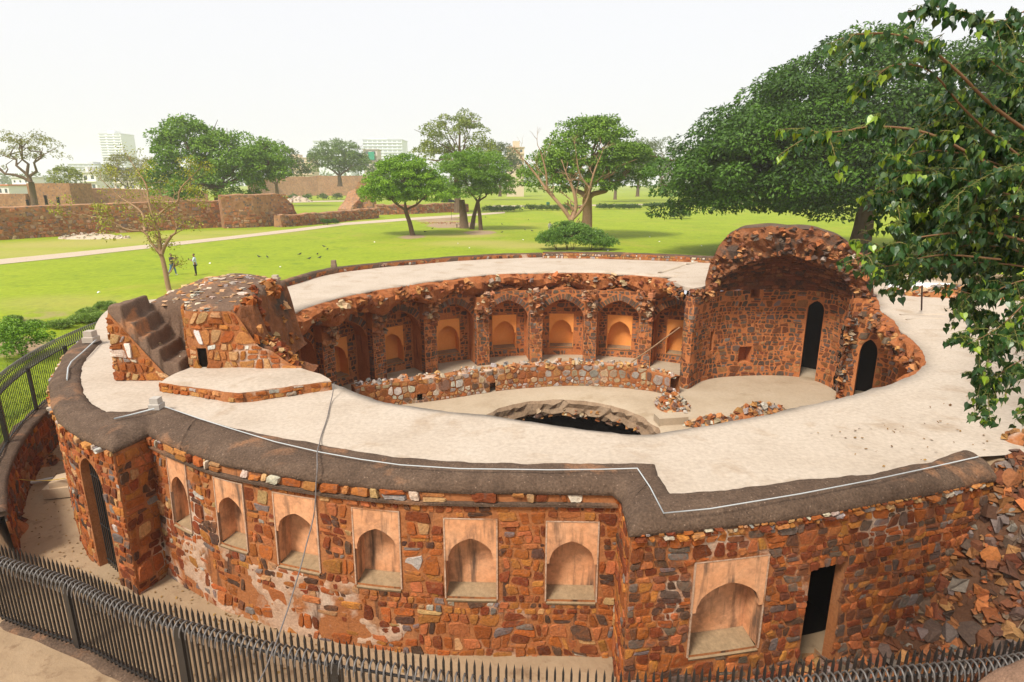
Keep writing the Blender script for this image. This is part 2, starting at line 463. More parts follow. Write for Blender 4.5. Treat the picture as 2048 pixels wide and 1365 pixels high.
def masonry(parent, name, surf, u0, u1, v0, v1, sz, asp=1.35, holes=(), pal=PAL_OUT, gap=0.02, prot=0.05, nobj=0, seed=1,
            small=0.25, drop=0.0, vtop=None, mat=None, tint=None, infill='rubble_infill', cells=None):
    """rubble facing: every stone is its own solid, the largest nobj of them objects, the rest one joined part"""
    rng = random.Random(seed); mat = mat or m_stone; out = []
    for s, poly in (cells or course_cells)(u0, u1, v0, v1, sz, asp, holes, rng, small, vtop):
        if rng.random() < (drop(s[0], s[1]) if callable(drop) else drop): continue
        cx = sum(p[0] for p in poly)/len(poly); cy = sum(p[1] for p in poly)/len(poly)
        if any(q(cx, cy) for q in holes): cx, cy = s[0], s[1]
        g = gap*rng.uniform(0.6, 1.7); q = []
        n = len(poly)
        for i in range(n):                       # cut the corners once: a worn outline
            a, b = poly[i], poly[(i+1) % n]
            if math.hypot(a[0]-b[0], a[1]-b[1]) < 0.25*sz*0.3: q.append(((a[0]+b[0])/2, (a[1]+b[1])/2)); continue
            ck = rng.uniform(.1, .26); q.append((a[0]*(1-ck)+b[0]*ck, a[1]*(1-ck)+b[1]*ck)); q.append((a[0]*ck+b[0]*(1-ck), a[1]*ck+b[1]*(1-ck)))
        if len(q) > 12: q = [q[i] for i in range(len(q)) if i % 3 != 2 or len(q) < 13]
        w = []
        for x, y in q:
            dx, dy = x-cx, y-cy; d = math.hypot(dx, dy)
            if d < 1e-6: continue
            k = max(0.15, (d-g)/d)*rng.uniform(0.88, 1.03)
            x, y = cx+dx*k, cy+dy*k
            for hq in holes:
                it = 0
                while hq(x, y) and it < 8:
                    x, y = cx+(x-cx)*0.82, cy+(y-cy)*0.82; it += 1
            w.append((x, y))
        if len(w) < 4: continue
        ar = abs(sum(w[i][0]*w[(i+1) % len(w)][1]-w[(i+1) % len(w)][0]*w[i][1] for i in range(len(w))))/2
        if ar < (0.05 if sz > .2 else .03)**2: continue
        p = prot*rng.uniform(0.35, 1.35)*min(1.0, math.sqrt(ar)/sz+0.3)
        tu, tv = rng.uniform(-.1, .1), rng.uniform(-.12, .12)
        k = rng.uniform(0.82, 0.93); m = len(w); vs = []
        for x, y in w: vs.append(surf(x, y, -0.03))
        for x, y in w:
            x2, y2 = cx+(x-cx)*k, cy+(y-cy)*k
            vs.append(surf(x2, y2, p*rng.uniform(0.75, 1.0)+(x2-cx)*tu+(y2-cy)*tv))
        vs.append(surf(cx+rng.uniform(-.1,.1)*sz, cy+rng.uniform(-.1,.1)*sz, p*rng.uniform(0.85, 1.1)))
        fs = [(i, (i+1) % m, m+(i+1) % m, m+i) for i in range(m)] + [(m+i, m+(i+1) % m, 2*m) for i in range(m)]
        col = pick(pal, rng)
        if tint: col = tint(cx, cy, col, rng)
        out.append((ar, vs, fs, col))
    out.sort(key=lambda t: -t[0])
    for ar, vs, fs, col in out[:nobj]:
        b = MB(); b.add(vs, fs, col); b.build(name, mat, parent)
    if len(out) > nobj:
        b = MB()
        for ar, vs, fs, col in out[nobj:]: b.add(vs, fs, col)
        b.build(infill, mat, parent, kind='stuff')
    return len(out)

def wall_face(mb, surf, u0, u1, v0, v1, rects=(), step=0.3, rough=0.012, seed=0, vtop=None):
    """the mortar bed behind the stones, with true rectangular openings left out"""
    us = {u0, u1}; vs = {v0, v1}
    for r_ in rects: us |= {r_[0], r_[1]}; vs |= {r_[2], r_[3]}
    def fill(a, lo, hi):
        a = sorted(x for x in a if lo-1e-6 <= x <= hi+1e-6); out = [a[0]]
        for x in a[1:]:
            if x-out[-1] < 1e-4: continue
            n = max(1, int(math.ceil((x-out[-1])/step))); b = out[-1]
            out += [b+(x-b)*k/n for k in range(1, n+1)]
        return out
    us, vs = fill(us, u0, u1), fill(vs, v0, v1)
    idx = {}; verts = []; faces = []
    def vid(i, j):
        if (i, j) not in idx:
            u, v = us[i], vs[j]
            if vtop: v = min(v, vtop(u))
            edge = any(abs(u-r_[0]) < 1e-4 or abs(u-r_[1]) < 1e-4 or abs(v-r_[2]) < 1e-4 or abs(v-r_[3]) < 1e-4 for r_ in rects)
            k = 0 if edge else rough*noise.noise((u*2.3+seed, v*2.3, seed*1.7))
            idx[(i, j)] = len(verts); verts.append(surf(u, v, k))
        return idx[(i, j)]
    for i in range(len(us)-1):
        for j in range(len(vs)-1):
            cu, cv = (us[i]+us[i+1])/2, (vs[j]+vs[j+1])/2
            if any(r_[0] < cu < r_[1] and r_[2] < cv < r_[3] for r_ in rects): continue
            if vtop and vs[j] >= max(vtop(us[i]), vtop(us[i+1])): continue
            faces.append((vid(i, j), vid(i+1, j), vid(i+1, j+1), vid(i, j+1)))
    mb.add(verts, faces)

def arch_plate(mb, surf, u0, u1, vtop, vs, H, nf, nb, leg=0.0, n=16, foot=None):
    """a flat panel from the spring line up, with a pointed arch cut out of it: front face, soffit and feet"""
    uc, hw = (u0+u1)/2, (u1-u0)/2-leg
    us = [uc-hw+2*hw*i/n for i in range(n+1)]
    hs = [vs+arch_h((u-uc)/hw, H) for u in us]
    V = []; F = []
    def q(a, b, c, d):
        k = len(V); V.extend([a, b, c, d]); F.append((k, k+1, k+2, k+3))
    for i in range(n):
        a, b = us[i], us[i+1]
        q(surf(a, hs[i], nf), surf(b, hs[i+1], nf), surf(b, vtop, nf), surf(a, vtop, nf))
        q(surf(a, hs[i], nb), surf(b, hs[i+1], nb), surf(b, hs[i+1], nf), surf(a, hs[i], nf))
    ft = vs if foot is None else foot
    for a, b in ((u0, uc-hw), (uc+hw, u1)):
        if b-a < 1e-4: continue
        q(surf(a, ft, nf), surf(b, ft, nf), surf(b, vtop, nf), surf(a, vtop, nf))
        q(surf(a, ft, nb), surf(b, ft, nb), surf(b, ft, nf), surf(a, ft, nf))
    if leg > 0:
        for a in (uc-hw, uc+hw): q(surf(a, ft, nb), surf(a, vs, nb), surf(a, vs, nf), surf(a, ft, nf))
    mb.add(V, F)

def niche(parent, surf, u0, u1, v0, v1, depth, mat, sill, lip=0.03, spring=0.52, rise=0.24, rim=0.02):
    """square-headed plaster niche with a pointed-arch hood across its upper half"""
    c = Vector(surf((u0+u1)/2, v0, 0))
    e = bpy.data.objects.new('niche', None); e.empty_display_size = 0.1; link(e, parent, c)
    w, h = u1-u0, v1-v0
    b = MB()
    def q(*p): b.add(p, [(0, 1, 2, 3)])
    for i in range(4):
        a0, a1 = u0+w*i/4, u0+w*(i+1)/4
        q(surf(a0, v0, -depth), surf(a1, v0, -depth), surf(a1, v1, -depth), surf(a0, v1, -depth))
        q(surf(a0, v1, -depth), surf(a1, v1, -depth), surf(a1, v1, rim), surf(a0, v1, rim))
    for a in (u0, u1): q(surf(a, v0, -depth), surf(a, v0, rim), surf(a, v1, rim), surf(a, v1, -depth))
    b.build('recess', mat, e)
    b = MB()
    arch_plate(b, surf, u0, u1, v1, v0+h*spring, h*rise, rim, -0.10*1.0, leg=w*0.055, foot=v0+h*(spring-0.05))
    b.build('arch_hood', mat, e)
    b = MB()                                       # thin raised edge down both sides and along the head
    t = lip
    for a, d in ((u0-t, u0), (u1, u1+t)):
        q(surf(a, v0-t, rim+.012), surf(d, v0-t, rim+.012), surf(d, v1+t, rim+.012), surf(a, v1+t, rim+.012))
        q(surf(a, v0-t, -.04), surf(a, v0-t, rim+.012), surf(a, v1+t, rim+.012), surf(a, v1+t, -.04))
        q(surf(d, v0-t, -.04), surf(d, v0-t, rim+.012), surf(d, v1+t, rim+.012), surf(d, v1+t, -.04))
    for i in range(3):
        a0, a1 = u0+w*i/3, u0+w*(i+1)/3
        q(surf(a0, v1, rim+.012), surf(a1, v1, rim+.012), surf(a1, v1+t, rim+.012), surf(a0, v1+t, rim+.012))
    b.build('plaster_edge', m_lime if mat is m_plaster_out else mat, e)
    b = MB()
    for i in range(4):
        a0, a1 = u0+w*i/4, u0+w*(i+1)/4
        q(surf(a0, v0-.06, rim+.03), surf(a1, v0-.06, rim+.03), surf(a1, v0+.05, -depth+.01), surf(a0, v0+.05, -depth+.01))
        q(surf(a0, v0-.12, rim+.0), surf(a1, v0-.12, rim+.0), surf(a1, v0-.06, rim+.03), surf(a0, v0-.06, rim+.03))
    b.build('sill', sill, e)
    return e

def rock(mb, c, s, rng, col=None, flat=(1, 1, 1), pal=PAL_RING, rot=None):
    """an irregular broken stone: a sheared, chipped block (12 quads' worth of facets)"""
    c = Vector(c)
    if rot is None: rot = Matrix.Rotation(rng.uniform(0, 6.28), 3, 'Z') @ Matrix.Rotation(rng.uniform(-.6, .6), 3, 'X') @ Matrix.Rotation(rng.uniform(-.6, .6), 3, 'Y')
    pts = []
    for z in (-1, 1):
        m = 5; off = rng.random()*6.28; k = 1.0 if z < 0 else rng.uniform(.55, .9)
        for i in range(m):
            a = off+(i+rng.uniform(-.28,.28))*2*math.pi/m; r_ = rng.uniform(.75, 1.1)*k
            pts.append((math.cos(a)*r_, math.sin(a)*r_, z*rng.uniform(.6, 1.0)))
    vs = [c + rot @ Vector((x*s*flat[0], y*s*flat[1], z*s*flat[2])) for x, y, z in pts]
    fs = [tuple(range(5))[::-1], tuple(range(5, 10))] + [(i, (i+1) % 5, 5+(i+1) % 5) for i in range(5)] + [(i, 5+(i+1) % 5, 5+i) for i in range(5)]
    mb.add(vs, fs, col or pick(pal, rng))

def rocks(parent, name, items, rng, nobj=0, pal=PAL_RING, infill='rubble_infill'):
    """items: (centre, size, flat[, col])"""
    items = sorted(items, key=lambda t: -t[1])
    for it in items[:nobj]:
        b = MB(); rock(b, it[0], it[1], rng, it[3] if len(it) > 3 else None, it[2], pal); b.build(name, m_loose, parent)
    if items[nobj:]:
        b = MB()
        for it in items[nobj:]: rock(b, it[0], it[1], rng, it[3] if len(it) > 3 else None, it[2], pal)
        b.build(infill, m_loose, parent, kind='stuff')

# ------------------------------------------------------------------ the ground
CX, CY = 3.0, 28.6
LAWN, MOAT, FLOOR = -1.4, -4.05, -5.9

def sstep(a, b, x):
    t = min(1.0, max(0.0, (x-a)/(b-a))); return t*t*(3-2*t)
def lerp_tab(tab, x):
    if x <= tab[0][0]: return tab[0][1]
    for (a, va), (b, vb) in zip(tab[:-1], tab[1:]):
        if x <= b: return va+(vb-va)*(x-a)/(b-a)
    return tab[-1][1]
def fence_r(ph): return lerp_tab([(150, 22.1), (222, 22.2), (235, 21.4), (250, 20.8), (265, 20.55), (300, 20.5)], ph)
def ground_z(x, y):
    dx, dy = x-CX, y-CY; r_ = math.hypot(dx, dy); ph = math.degrees(math.atan2(dy, dx)) % 360
    und = 0.05*noise.noise((x*0.15, y*0.15, 3.0)) + 0.015*noise.noise((x*0.9, y*0.9, 5.0))
    far = LAWN + 0.10*noise.noise((x*0.03, y*0.03, 1.0))*sstep(30, 60, r_)
    rz = sstep(283, 296, ph) if ph > 180 else 1-sstep(30, 48, ph)
    right = -0.07*(1-sstep(26, 44, r_)) + far*sstep(26, 44, r_)
    out = far*(1-rz) + right*rz
    mw = sstep(157, 167, ph)*(1-sstep(280, 295, ph))
    lf = sstep(157, 165, ph)*(1-sstep(219, 229, ph))       # raised bank behind the left run of railing
    fr = sstep(219, 229, ph)*(1-sstep(280, 295, ph))       # the low court in front goes on towards the camera
    edge = fence_r(ph)-0.25
    bank = -2.5 + (far+2.5)*sstep(22, 34, r_)
    out = out*(1-lf-fr) + bank*lf + (MOAT-0.08)*fr if lf+fr > 0 else out
    z = out + (MOAT-out)*mw*(1-sstep(edge-0.15, edge+0.15, r_))
    return z + und*(0.6 if z > -3 else 1.0)

DIRT = [((-10.43, 106.86, -1.40), 7, 0.9), ((-14.30, 121.36, -1.40), 8, 0.7), ((-13.60, 82.91, -1.40), 3.2, 0.75), ((-4.72, 89.63, -1.40), 4, 0.8), ((-36.02, 136.08, -1.40), 9, 0.75),
        ((-38.99, 112.23, -1.40), 5, 0.6), ((2.33, 78.48, -1.40), 4, 0.35), ((-24.55, 28.55, -2.20), 2.2, 0.6), ((-27.27, 33.47, -1.80), 2.5, 0.45)]
DRY = [((-3.91, 73.87, -1.40), 6, 0.7), ((2.11, 70.89, -1.40), 6, 0.7), ((-53.86, 72.05, -1.40), 9, 0.75), ((-52.29, 62.74, -1.40), 8, 0.6), ((-46.57, 81.38, -1.40), 8, 0.6), ((-6.54, 84.50, -1.40), 5, 0.7),
       ((-50.32, 75.78, -1.40), 9, 0.7), ((-28.24, 36.82, -1.60), 4, 0.4), ((-53.96, 172.53, -1.40), 16, 0.35), ((-40.11, 89.63, -1.40), 8, 0.5)]
rad = [17.6]
while rad[-1] < 30: rad.append(rad[-1]+0.3)
while rad[-1] < 110: rad.append(rad[-1]+1.3)
while rad[-1] < 1300: rad.append(rad[-1]*1.09)
NA = 300
gv = []; gdirt = []; gdry = []
for r_ in rad:
    for k in range(NA):
        a = k*2*math.pi/NA; x, y = CX+r_*math.cos(a), CY+r_*math.sin(a)
        z = ground_z(x, y) if r_ < 200 else LAWN
        gv.append((x, y, z))
        ph = math.degrees(a)
        d = sstep(157, 163, ph)*(1-sstep(305, 320, ph)) if r_ < fence_r(ph)+0.1 else 0
        if 224 < ph < 310: d = max(d, 1.0)
        if ph >= 284 or ph < 40: d = max(d, (1-sstep(36, 44, r_))*(1-sstep(28, 40, ph) if ph < 180 else 1))
        dr = 0
        for (px, py, pz), R_, k_ in DIRT: d = max(d, k_*(1-sstep(0.3*R_, R_, math.hypot(x-px, (y-py)*0.55))))
        for (px, py, pz), R_, k_ in DRY: dr = max(dr, k_*(1-sstep(0.2*R_, R_, math.hypot((x-px)*0.6, y-py))))
        gdirt.append(d); gdry.append(dr)
gf = [(i*NA+k, i*NA+(k+1) % NA, (i+1)*NA+(k+1) % NA, (i+1)*NA+k) for i in range(len(rad)-1) for k in range(NA)]
ground = quick('lawn', gv, gf, np.ones((len(gf), 3)), m_lawn)
tag(ground, kind='structure')
for nm, arr in (('dirt', gdirt), ('dry', gdry)):
    at = ground.data.attributes.new(nm, 'FLOAT', 'POINT'); at.data.foreach_set('value', np.array(arr, 'f'))
ground.data.polygons.foreach_set('use_smooth', [True]*len(gf))

def ribbon(name, left, right, mat, lift, kind='structure', sub=6):
    b = MB(); n = len(left)
    def row(P):
        out = []
        for i in range(n-1):
            for k in range(sub):
                t = k/sub; out.append(Vector(P[i]).lerp(Vector(P[i+1]), t))
        return out+[Vector(P[-1])]
    L, R_ = row(left), row(right); V = []
    for a, c in zip(L, R_):
        for t in (0, .33, .67, 1):
            p = a.lerp(c, t); V.append((p.x, p.y, ground_z(p.x, p.y)+lift))
    m = len(L)
    b.add(V, [(4*i+j, 4*i+j+1, 4*i+5+j, 4*i+4+j) for i in range(m-1) for j in range(3)])
    return tag(b.build(name, mat, smooth=True), kind=kind)
ribbon('path', [(-50.15, 55.52, -1.40),(-46.17, 63.66, -1.40),(-43.14, 72.05, -1.40),(-38.86, 82.14, -1.40),(-35.63, 93.40, -1.40),(-30.71, 112.23, -1.40),(-22.85, 124.74, -1.40),(-13.43, 138.17, -1.40),(-1.77, 154.79, -1.40)],
       [(-46.94, 51.84, -1.40),(-43.40, 59.73, -1.40),(-40.54, 67.61, -1.40),(-36.85, 77.79, -1.40),(-33.55, 87.85, -1.40),(-28.92, 105.59, -1.40),(-21.39, 116.62, -1.40),(-12.48, 128.30, -1.40),(-1.68, 147.21, -1.40)], m_path, 0.03)
ribbon('garden_path', [(-88.61, 235.14, -1.40),(-67.03, 254.90, -1.40)], [(-83.27, 220.86, -1.40),(-62.68, 238.22, -1.40)], m_path, 0.05)
ribbon('garden_path', [(-6.18, 194.79, -1.40),(17.35, 201.28, -1.40),(53.00, 213.09, -1.40),(86.47, 223.58, -1.40)], [(-5.87, 184.86, -1.40),(16.45, 190.70, -1.40),(50.09, 201.28, -1.40),(81.50, 210.62, -1.40)], m_path, 0.05)

# ------------------------------------------------------------------ the stepwell
well = empty('stepwell', (CX, CY, FLOOR), 'huge circular stepwell ruin of orange rubble masonry with a broad beige roof walk', 'stepwell')
COP_IN = [(-15.31,21.67),(-14.55,19.68),(-13.52,17.91),(-12.21,16.15),(-11.47,15.31),(-10.48,14.58),(-9.96,14.69),(-9.48,15.13),(-7.91,14.21),(-6.58,13.48),(-4.38,12.62),(-2.43,11.93),(-0.79,11.67),(0.81,11.65),(2.13,11.65),(3.04,11.65),(3.06,10.42),(3.92,10.46),(5.76,10.88),(7.22,11.13),(8.88,11.69),(9.97,12.28)]
COP_OUT = [(-17.12,23.31),(-16.0,20.6),(-14.09,17.29),(-12.71,15.52),(-11.74,14.44),(-10.34,13.35),(-9.17,12.68),(-8.9,13.61),(-7.68,12.79),(-6.29,12.02),(-4.19,11.31),(-2.46,10.95),(-0.84,10.83),(0.66,10.81),(2.0,10.77),(2.12,10.46),(2.05,9.32),(3.35,9.5),(5.11,9.83),(6.64,10.27),(8.44,10.81),(10.1,11.37)]
FAR_IN = [(-13.49, 32.01, 0.00),(-12.66, 35.52, 0.00),(-11.77, 39.16, 0.00),(-9.26, 42.02, 0.00),(-6.07, 44.44, 0.00),(-2.10, 46.82, 0.00),(2.44, 48.11, 0.00)]
FAR_IN2 = [(2.41, 47.46, 0.00),(6.90, 47.14, 0.00),(10.61, 46.20, 0.00),(15.04, 44.44, 0.00)]
EDGE = [(-10.01, 24.15, 0.00),(-10.21, 25.55, 0.00),(-9.81, 28.62, 0.00),(-8.64, 31.56, 0.00),(-6.49, 34.44, 0.00),(-3.85, 37.05, 0.00),(-0.79, 39.38, 0.00),(2.53, 39.84, 0.00),(5.87, 39.84, 0.00),(8.85, 38.29, 0.00),(10.37, 35.15, 0.00)]
EDGE_R = [(18.9,30.6),(18.2,29.2),(17.32,27.67),(15.78,23.71),(14.7,20.7),(13.6,18.9),(12.3,17.7),(10.62,16.63),(7.73,15.13),(4.65,13.82),(3.4,13.3),(2.6,13.4),(-0.31,14.41),(-2.6,15.13),(-3.8,15.66),(-5.1,16.85),(-6.6,18.4),(-8.3,20.2),(-9.6,22.4)]

def polar_table(pts):
    t = []
    for p in pts:
        dx, dy = p[0]-CX, p[1]-CY; t.append((math.degrees(math.atan2(dy, dx)) % 360, math.hypot(dx, dy)))
    t.sort()
    return [(t[-1][0]-360, t[-1][1])] + t + [(t[0][0]+360, t[0][1])]
mid = [(a[0]*.7+b[0]*.3, a[1]*.7+b[1]*.3) for a, b in zip(COP_IN, COP_OUT)]
RO = polar_table(mid + [(x*1.0+(x-CX)*0.012, y+(y-CY)*0.012) for x, y, z in FAR_IN+FAR_IN2[1:]] + [(13.5,12.6),(18.5,15.0),(24,21),(26,30),(25,40),(21.5,43.5),(-19.6,29.5),(-18.0,34.0)])
RI = polar_table([p[:2] for p in EDGE] + EDGE_R + [(11.0,34.9),(12.6,37.2),(15.0,37.8),(18.5,36.9),(19.9,34.6),(19.6,31.8)])
b = MB(); NT = 480; NR = 10; V = []
for k in range(NT):
    ph = k*360/NT; ri, ro = lerp_tab(RI, ph), lerp_tab(RO, ph); a = R(ph)
    far_side = 1 if 45 < ph < 165 else 0.35
    for j in range(NR+1):
        t = j/NR; r_ = ri+(ro-ri)*t
        if j == 0: r_ += far_side*0.28*noise.noise((k*0.21, 2.0, 0)) + far_side*0.12*noise.noise((k*0.9, 7.0, 0))
        x, y = CX+r_*math.cos(a), CY+r_*math.sin(a)
        z = 0.03*noise.noise((x*0.5, y*0.5, 0)) + 0.012*noise.noise((x*2, y*2, 4)) - (0.03 if j == 0 else 0)
        V.append((x, y, z))
    V.append((CX+(ri+0.05)*math.cos(a), CY+(ri+0.05)*math.sin(a), -0.16)); V.append((CX+(ri+0.9)*math.cos(a), CY+(ri+0.9)*math.sin(a), -0.5))
st = NR+3; F = []
for k in range(NT):
    k2 = (k+1) % NT
    for j in range(NR): F.append((k*st+j, k*st+j+1, k2*st+j+1, k2*st+j))
    F.append((k2*st, k2*st+NR+1, k*st+NR+1, k*st)); F.append((k2*st+NR+1, k2*st+NR+2, k*st+NR+2, k*st+NR+1))
b.add(V, F)
b.build('roof_walk', m_terrace, well, smooth=True)

b = MB(); V = []
for k in range(0, 100):
    ph = -68+k*0.9; ri = lerp_tab(RI, ph % 360)+(0.75+2.6*sstep(-50, -38, ph)); a = R(ph); x, y = CX+ri*math.cos(a), CY+ri*math.sin(a); V += [(x, y, -0.1), (x, y, FLOOR-.2)]
b.add(V, [(2*i, 2*i+1, 2*i+3, 2*i+2) for i in range(99)]); b.build('earth_fill', m_mortar_in, well)
def slab(mb, P, z, th):
    n = len(P); mb.add([(x, y, z) for x, y in P]+[(x, y, z-th) for x, y in P], [tuple(range(n)), tuple(range(n, 2*n))[::-1]]+[(i, n+i, n+(i+1) % n, (i+1) % n) for i in range(n)])
b = MB(); slab(b, [(9.9,34.0),(10.3,33.55),(10.85,33.95),(11.6,34.85),(12.6,35.5),(14.2,36.6),(13.5,38.6),(11.0,38.6),(9.6,36.8)], 0.012, .2); b.build('roof_patch', m_terrace, well)

def sweep(pairs_in, pairs_out, zin, zout, h, name, mat, parent, n=7, sub=4, smooth_u=True, wob=0.045, closed_end=True, under=0.25, seed=0):
    """a rounded coping between an inner and an outer plan line"""
    b = MB(); A = [Vector((p[0], p[1], 0)) for p in pairs_in]; B = [Vector((p[0], p[1], 0)) for p in pairs_out]; rows = []
    for i in range(len(A)-1):
        for k in range(sub):
            t = k/sub; rows.append((A[i].lerp(A[i+1], t), B[i].lerp(B[i+1], t)))
    rows.append((A[-1], B[-1])); V = []
    for i, (p, q) in enumerate(rows):
        V.append((p.x, p.y, zin-under))
        for j in range(n+1):
            t = j/n; c = p.lerp(q, t)
            prof = math.sin(math.pi*min(1, t*1.15)**0.55)**0.6 if 0 < t < 1/1.15 else (0.0)
            prof = (1-abs(2*t-1)**4)
            z = zin+(zout-zin)*t**1.6+h*prof + (wob*noise.noise((c.x*1.3+seed, c.y*1.3, 0))+.02*noise.noise((c.x*5, c.y*5, seed)))*(1 if 0 < j else 0.3)
            e = 0.06*noise.noise((c.x*0.9, c.y*0.9, 5+seed))+.035*noise.noise((c.x*4, c.y*4, 5+seed)) if j in (0, n) else 0
            d = (q-p).normalized()
            V.append((c.x+d.x*e, c.y+d.y*e, z))
        V.append((q.x, q.y, zout-0.1)); V.append((q.x+(p.x-q.x)*0.3, q.y+(p.y-q.y)*0.3, zout-under))
    st = n+4
    b.add(V, [(i*st+j, i*st+j+1, (i+1)*st+j+1, (i+1)*st+j) for i in range(len(rows)-1) for j in range(st-1)])
    if closed_end:
        b.f.append(tuple(range(st))); b.f.append(tuple(range((len(rows)-1)*st, len(rows)*st))[::-1]); b.c += [(1,1,1)]*2
    return b.build(name, mat, parent, smooth=True)
def dens(P, Q, n=3):
    return P, Q
sweep(COP_IN[:9], COP_OUT[:9], 0.0, -0.14, 0.13, 'coping', m_cement, well, sub=14, n=12)
sweep(COP_IN[8:16]+[(3.0,11.1)], COP_OUT[8:16]+[(2.09,9.9)], 0.0, -0.14, 0.13, 'coping', m_cement, well, sub=14, n=12, seed=3)
sweep([(3.0,11.1)]+COP_IN[16:], [(2.09,9.9)]+COP_OUT[16:], 0.0, -0.14, 0.16, 'coping', m_cement, well, sub=14, n=12, seed=6)

def outline(idx, push): 
    out = []
    for i in idx:
        p = Vector(COP_OUT[i]); q = Vector(COP_IN[i]); out.append(p+(q-p).normalized()*push)
    return out
TOPZ = -0.17
def tint_base(cu, cv, col, rng):
    return col
# --- main curved face with six niches
cC = Curve(outline(range(7, 15), 0.07)+[Vector((2.16, 10.84))], side=-1); sC = cC.surf(0.035, TOPZ)
NI = [(0.80,1.56,-2.30,-0.55),(2.66,3.48,-2.22,-0.60),(4.33,5.36,-2.34,-0.64),(6.22,7.20,-2.47,-0.72),(8.16,9.21,-2.62,-0.82),(10.25,11.28,-2.66,-0.86)]
k = cC.len/11.47
b = MB(); wall_face(b, sC, 0, cC.len, MOAT-0.5, TOPZ, NI, seed=1); b.build('outer_wall', m_mortar, well)
for u0, u1, v0, v1 in NI: niche(well, sC, u0, u1, v0, v1, 0.42, m_plaster_out, m_sill)
hC = [rect_in(u0-.05, u1+.05, v0-.12, v1+.04) for u0, u1, v0, v1 in NI]
SLOT = (5.62, 5.80, -1.62, -0.95)
def patchy(cu, cv, col, rng):
    return col
masonry(well, 'wall_stone', sC, 0, cC.len, MOAT-0.35, -0.52, 0.215, 1.35, hC, PAL_OUT, 0.013, 0.034, 190, 11, 0.45, lambda u, v: 0.03+0.42*sstep(-2.0, -2.9, v)*(1-sstep(5.6, 7.2, u))+0.1*sstep(-2.6, -1.9, -v)*0)
def plaster_coat(s, u0, u1, v0, v1, bias, holes, seed, st=.07):
    b = MB(); idx = {}; V = []; F = []
    def f(u, v): return noise.noise((u*.8, v*.8, seed))+.55*noise.noise((u*2.4, v*2.4, seed+3))+.3*noise.noise((u*6, v*6, seed+5))+bias(u, v)
    nu, nv = int((u1-u0)/st), int((v1-v0)/st)
    def vid(i, j):
        if (i, j) not in idx:
            u, v = u0+i*st, v0+j*st; d = f(u, v); idx[(i, j)] = len(V)
            V.append(s(u+.03*noise.noise((i*1.7, j*1.3, 0)), v+.03*noise.noise((i*1.3, j*1.7, 5)), -.015+.042*sstep(0, .25, d)+.014*noise.noise((u*4, v*4, 1))))
        return idx[(i, j)]
    for i in range(nu):
        for j in range(nv):
            u, v = u0+(i+.5)*st, v0+(j+.5)*st
            if f(u, v) > 0 and not any(h(u, v) for h in holes): F.append((vid(i, j), vid(i+1, j), vid(i+1, j+1), vid(i, j+1)))
    b.add(V, F); b.build('plaster_remnant', m_lime, well, smooth=True, kind='stuff')
plaster_coat(sC, 0.1, 9.2, MOAT-.1, -0.6, lambda u, v: -.88+.95*sstep(-1.9, -2.7, v)*(1-sstep(5.8, 8.2, u))*(.35+.65*sstep(0, 1.4, u)), hC, 5)
masonry(well, 'cornice_stone', sC, 0, cC.len, -0.43, -0.2, 0.15, 2.1, (), PAL_PALE[:3]+PAL_OUT[:3]+PAL_PALE[3:4], 0.014, 0.10, 60, 12, 0.3, 0.22)
b = MB()
NS = 60; V = []
for i in range(NS+1):
    u = cC.len*i/NS
    V += [sC(u, -0.43, 0.0), sC(u, -0.44, 0.10+.02*noise.noise((u*2,0,0))), sC(u, -0.50, 0.09), sC(u, -0.53, 0.0)]
b.add(V, [(4*i+j, 4*i+j+1, 4*i+5+j, 4*i+4+j) for i in range(NS) for j in range(3)])
b.build('string_course', m_cement, well)
# --- left bastion: outer flank, front with the gated arch, return
cL = Curve(outline(range(0, 7), 0.07), side=-1); sL = cL.surf(0.0, TOPZ)
cu = cL.len
GA = (cu-2.05, cu-0.85, MOAT-0.6, -1.32)
ga_h = 0.62
b = MB(); wall_face(b, sL, 0, cu, MOAT-0.5, TOPZ, [(GA[0], GA[1], GA[2], GA[3]+ga_h)], seed=2)
arch_plate(b, sL, GA[0], GA[1], GA[3]+ga_h, GA[3], ga_h-0.04, 0.0, -0.34)
def q4(mb, *p): mb.add(p, [(0,1,2,3)])
for a in GA[:2]: q4(b, sL(a, GA[2], 0), sL(a, GA[2], -0.34), sL(a, GA[3], -0.34), sL(a, GA[3], 0))
b.build('outer_wall', m_mortar, well)
hL = [arch_in((GA[0]+GA[1])/2, (GA[1]-GA[0])/2, GA[2]-1, GA[3], ga_h, 0.05)]
masonry(well, 'wall_stone', sL, 0, cu, MOAT-0.35, -0.3, 0.24, 1.25, hL, PAL_OUT, 0.016, 0.035, 70, 21, 0.3)
masonry(well, 'cornice_stone', sL, 0, cu, -0.34, -0.19, 0.15, 1.6, (), PAL_PALE, 0.012, 0.13, 20, 22, 0.2, 0.25)
gate = MB()
for i in range(9):
    u = GA[0]+0.06+(GA[1]-GA[0]-0.12)*i/8
    p0, p1 = sL(u, MOAT-.1, -0.2), sL(u, GA[3]+arch_h((u-(GA[0]+GA[1])/2)/((GA[1]-GA[0])/2), ga_h)-.03, -0.2)
    gate.tube([p0, p1], 0.016, 5)
for v in (MOAT+0.15, MOAT+1.2, GA[3]-0.1):
    gate.tube([sL(GA[0], v, -0.2), sL(GA[1], v, -0.2)], 0.022, 5)
gate.build('gate', m_iron, well)
